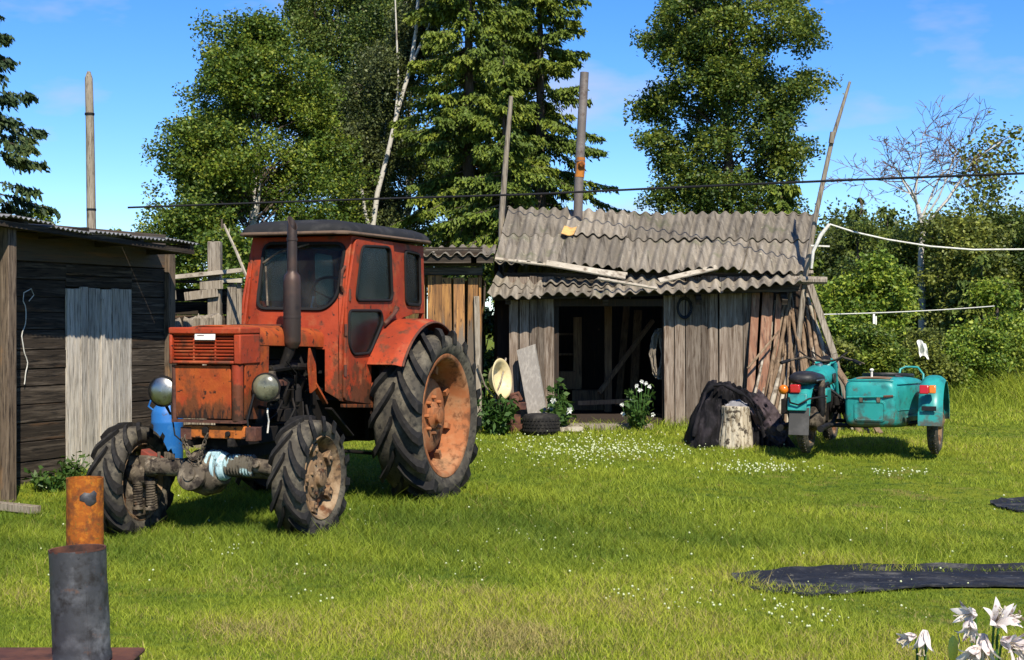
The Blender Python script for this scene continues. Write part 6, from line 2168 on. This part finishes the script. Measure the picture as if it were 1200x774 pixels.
    leaf_plant('leafy_plant', 'dark green clump of leaves under the cream basin beside the rear tractor wheel', 583, 510, 18.9, 46, .42, .26, .12, pal=((.03, .075, .015), (.06, .12, .02)))
    leaf_plant('leafy_plant', 'leafy stalk in the dark corner left of the barn wall', 572, 478, 19.7, 16, .75, .16, .10, pal=((.05, .10, .02), (.09, .14, .025)))
    leaf_plant('leafy_plant', 'spray of broad leaves in front of the left barn wall planks', 652, 466, 19.7, 9, .62, .14, .14, pal=((.04, .085, .02), (.07, .12, .025)))
    leaf_plant('leafy_plant', 'weeds growing at the near corner of the dark shed, by the shed post', 60, 572, 14.45, 18, .18, .22, .09)
    leaf_plant('leafy_plant', 'weeds growing before the pale shed doors behind the front wheel', 84, 560, 14.9, 18, .26, .2, .08, pal=((.05, .10, .02), (.09, .14, .03)))
    # rusty stove in the foreground
    s = MB()
    zt = .935
    x0, x1 = -1.62, (166 - 600) / 1800 * 3.64
    s.obox((x0, 3.10, .22), (x1 - x0, 0, 0), (0, .53, 0), (0, 0, zt - .235))
    s.obox((x0 - .01, 3.09, zt - .012), (x1 - x0 + .02, 0, 0), (0, .55, 0), (0, 0, .012))
    for x in (x0 + .03, x1 - .07):
        for y in (3.13, 3.56):
            s.obox((x, y, 0), (.04, 0, 0), (0, .04, 0), (0, 0, .23))
    ST = s.build('iron_stove', M['rust_dark'], None, bevel=.006)
    tag(ST, 'rusty dark red iron stove box whose top edge shows at the lower left corner', 'stove')
    s = MB()
    yb = 3.50
    k = 1 / FPX * yb
    X = lambda px: (px - CX) * k
    Z = lambda py: HC - (py - HZ) * k
    a, b_ = Vector((X(96.5), yb, zt)), Vector((X(90.5), yb, Z(643)))
    ax = (b_ - a)
    H = ax.length
    rr_ = .0645
    hs2 = [i / 40 for i in range(41)]
    s.rough_lathe([(rr_ * (1.03 if t_ < .06 else 1.0 if t_ < .66 else 1.025 if t_ < .675 else .985), H * t_) for t_ in hs2] + [(rr_ * .94, H), (rr_ * .93, H * .72)], a, ax, 96, .022, 1.2, 9, 1.7)
    sd_ = ax.orthogonal().normalized()
    sq = Vector((.5, -.85, 0))
    s.tube([a + sq * rr_ * 1.005 + ax * .0, a + sq * rr_ * 1.0 + ax * .65], .0022, n=5)
    for t_ in (.69, .95):
        s.lathe([(.003, 0), (.0022, .0018)], a + Vector((.3, -.95, 0)) * rr_ * .985 + ax * t_, (.3, -.95, 0), n=8)
    p = s.build('flue_pipe', M['soot_fine'], None, smooth=40)
    tag(p, 'short black sooty stove pipe standing open on the stove top', 'flue pipe')
    s = MB()
    s.lathe([(rr_ * .928, H * .70), (rr_ * .928, H * 1.0), (rr_ * .99, H * 1.004), (rr_ * .99, H * .985)], a, ax, n=48, cap=False)
    s.build('rusty_lining', M['rust_dark'], p, smooth=60)
    s = MB()
    yb = 3.78
    k = 1 / FPX * yb
    a, b_ = Vector((X(101), yb, .0)), Vector((X(99.5), yb, Z(560)))
    ax = b_ - a
    H = ax.length
    s.rough_lathe([(.0465 - .002 * i / 60, H * i / 60) for i in range(61)] + [(.041, H), (.041, H * .85)], a, ax, 80, .022, 2.2, 26, 4.1)
    p = s.build('rust_pipe', M['rust_fine'], None, smooth=40)
    tag(p, 'bright orange rusted pipe standing just behind the black flue pipe', 'pipe')
    s = MB()
    c = b_ + Vector((.022, -.040, -.045))
    s.lathe([(.021, -.006), (.018, -.001), (.004, .0005)], c, (.45, -.9, .1), n=13, wob=.13)
    s.build('scorched_spot', M['soot_fine'], p, smooth=60)


# ------------------------------------------------------------------ lilies close to the lens
def lilies():
    r = random.Random(12)

    def trumpet(mb, base, ax, L, flare, n=6, curl=.5, wither=.0):
        base, ax = Vector(base), Vector(ax).normalized()
        a = ax.orthogonal().normalized()
        b = ax.cross(a)
        a0 = r.uniform(0, 6)
        for k in range(n):
            t0 = a0 + 6.283 * k / n
            inner = k % 2
            d = a * math.cos(t0) + b * math.sin(t0)
            s = a * -math.sin(t0) + b * math.cos(t0)
            cu = curl * r.uniform(.6, 1.3)
            W = L * (.20 if inner else .15) * r.uniform(.85, 1.1)
            tw = r.uniform(-.3, .3) * (1 + wither * 2)
            m = 9
            rows = []
            for i in range(m + 1):
                t = i / m
                rad_ = L * (.05 + .16 * t + flare * t ** 2.6)
                h = L * (t - cu * .55 * max(0, t - .62) ** 1.4 * 2)
                w_ = W * max(.06, math.sin(math.pi * min(1, .10 + .90 * t ** .85)) ** .75) * (1 if t < .97 else .25)
                c = base + ax * h + d * rad_ + s * (tw * L * .12 * t * t)
                wig = wither * L * .05 * math.sin(t * 11 + k)
                rows.append((c + s * w_ + d * (w_ * .28 + wig), c + d * (-.06 * w_), c - s * w_ + d * (w_ * .28 - wig)))
            v, f = [], []
            for q in rows: v += list(q)
            for i in range(m):
                for j in (0, 1):
                    f.append((i * 3 + j, i * 3 + j + 1, i * 3 + 3 + j + 1, i * 3 + 3 + j))
            mb.raw(v, f)

    def plant(lab, Y, stem_px, flowers, bud=None, extra=0):
        c = P(stem_px, 760, Y)
        z0 = gz(c.x, Y)
        root = empty('lily_plant', (c.x, Y, z0), lab, 'lily', 'white lilies in the lower right corner')
        st = MB()
        tops = []
        for (px, py, ax, L, fl, wi) in flowers:
            f = P(px, py + 7, Y + r.uniform(-.06, .06)) - root.location
            A = Vector(ax).normalized()
            st.tube([(f.x * .25, f.y * .3, 0), (f.x * .5, f.y * .5, f.z * .6), (f - A * L * .12) - Vector((0, 0, .05)), f - A * L * .02], [.006, .005, .0035, .003], n=6)
            m = MB()
            trumpet(m, f - A * L * .04, A, L * .78, fl * .9, curl=.5, wither=wi)
            fo = m.build('flower', M['petal'], root, smooth=80, fix=False)
            sm = MB()
            for k in range(5):
                a = r.uniform(0, 6.28)
                o = A.orthogonal().normalized()
                d = o * math.cos(a) + A.cross(o) * math.sin(a)
                sm.tube([f, f + A * L * .5 + d * L * .06, f + A * L * .8 + d * L * .14], .0012, n=4)
                sm.lathe([(.002, -.005), (.003, 0), (.002, .005)], f + A * L * .8 + d * L * .14, d, n=5)
            sm.build('stamens', M['stump'], fo)
        if bud:
            f = P(*bud, Y - .02) - root.location
            m = MB()
            m.lathe([(.004, -.035), (.011, -.025), (.0135, 0), (.012, .02), (.004, .034)], f, (.02, 0, 1), n=12)
            m.build('bud', M['bud'], root, smooth=60)
            st.tube([(f.x * .3, 0, 0), (f.x * .6, f.y, f.z * .6), f - Vector((0, 0, .03))], [.006, .005, .004], n=6)
            m = MB(); m.tube([f + Vector((.010, 0, -.01)), f + Vector((.017, 0, .02)), f + Vector((.012, 0, .045)), f + Vector((.004, 0, .047))], .0018, n=5)
            m.build('withered_style', M['stump'], root)
        nr = np.random.default_rng(stem_px)
        hz = P(stem_px, 790, Y).z - z0
        n = 60
        cen = np.stack([nr.normal(0, .05, n), nr.normal(0, .05, n), nr.uniform(.15, hz, n)], 1)
        V = leaf_cards(cen, .10, .010, .9, -.4, nr)
        cards_obj('leaves', V, np.array([[.05, .12, .02]]) * nr.uniform(.7, 1.4, (n, 1)), M['leaf'], root)
        st.build('stem', M['stem'], root, smooth=60)
    plant('white lily hanging its wide trumpet to the left, leftmost of the lilies', 4.3, 1082, [(1084, 733, (-.22, -.3, -1), .085, .42, .2), (1072, 738, (-1, -.5, -.25), .07, .30, .5)])
    plant('yellow green lily bud with small white petals beside the big lily cluster', 4.2, 1120, [(1126, 764, (.5, -.5, -.9), .045, .5, .2)], bud=(1117, 760))
    plant('tall lily cluster of many white withering flowers, rightmost of the lilies', 4.1, 1160, [
        (1142, 712, (-.8, -.6, .0), .085, .45, .3), (1138, 722, (-.3, -.7, -.6), .075, .40, .4), (1165, 724, (.1, -.8, .55), .095, .55, .2), (1172, 720, (.7, -.6, .3), .075, .5, .5),
        (1152, 738, (-.1, -.5, -.9), .11, .42, .8), (1146, 752, (-.7, -.6, -.6), .085, .42, .6), (1175, 744, (.5, -.8, -.1), .10, .48, .9), (1190, 750, (.8, -.6, -.3), .085, .42, .9), (1195, 765, (.3, -.7, -.7), .09, .5, .9)])
# ------------------------------------------------------------------ assemble
dark_shed()
brown_shed()
rail_fence()
barn()
tractor()
motorcycle()
props()
lilies()
poles_wires()
all_trees()
BARE += [(1.6, 4.2, 9.80, 10.40), (4.6, 7, 13.7, 14.1), (-1.7, -.75, 3, 3.7), (-.3, 3.4, 19.97, 23.3)]
grass_field()
clover()
print('mesh faces', sum(len(m.polygons) for m in bpy.data.meshes))
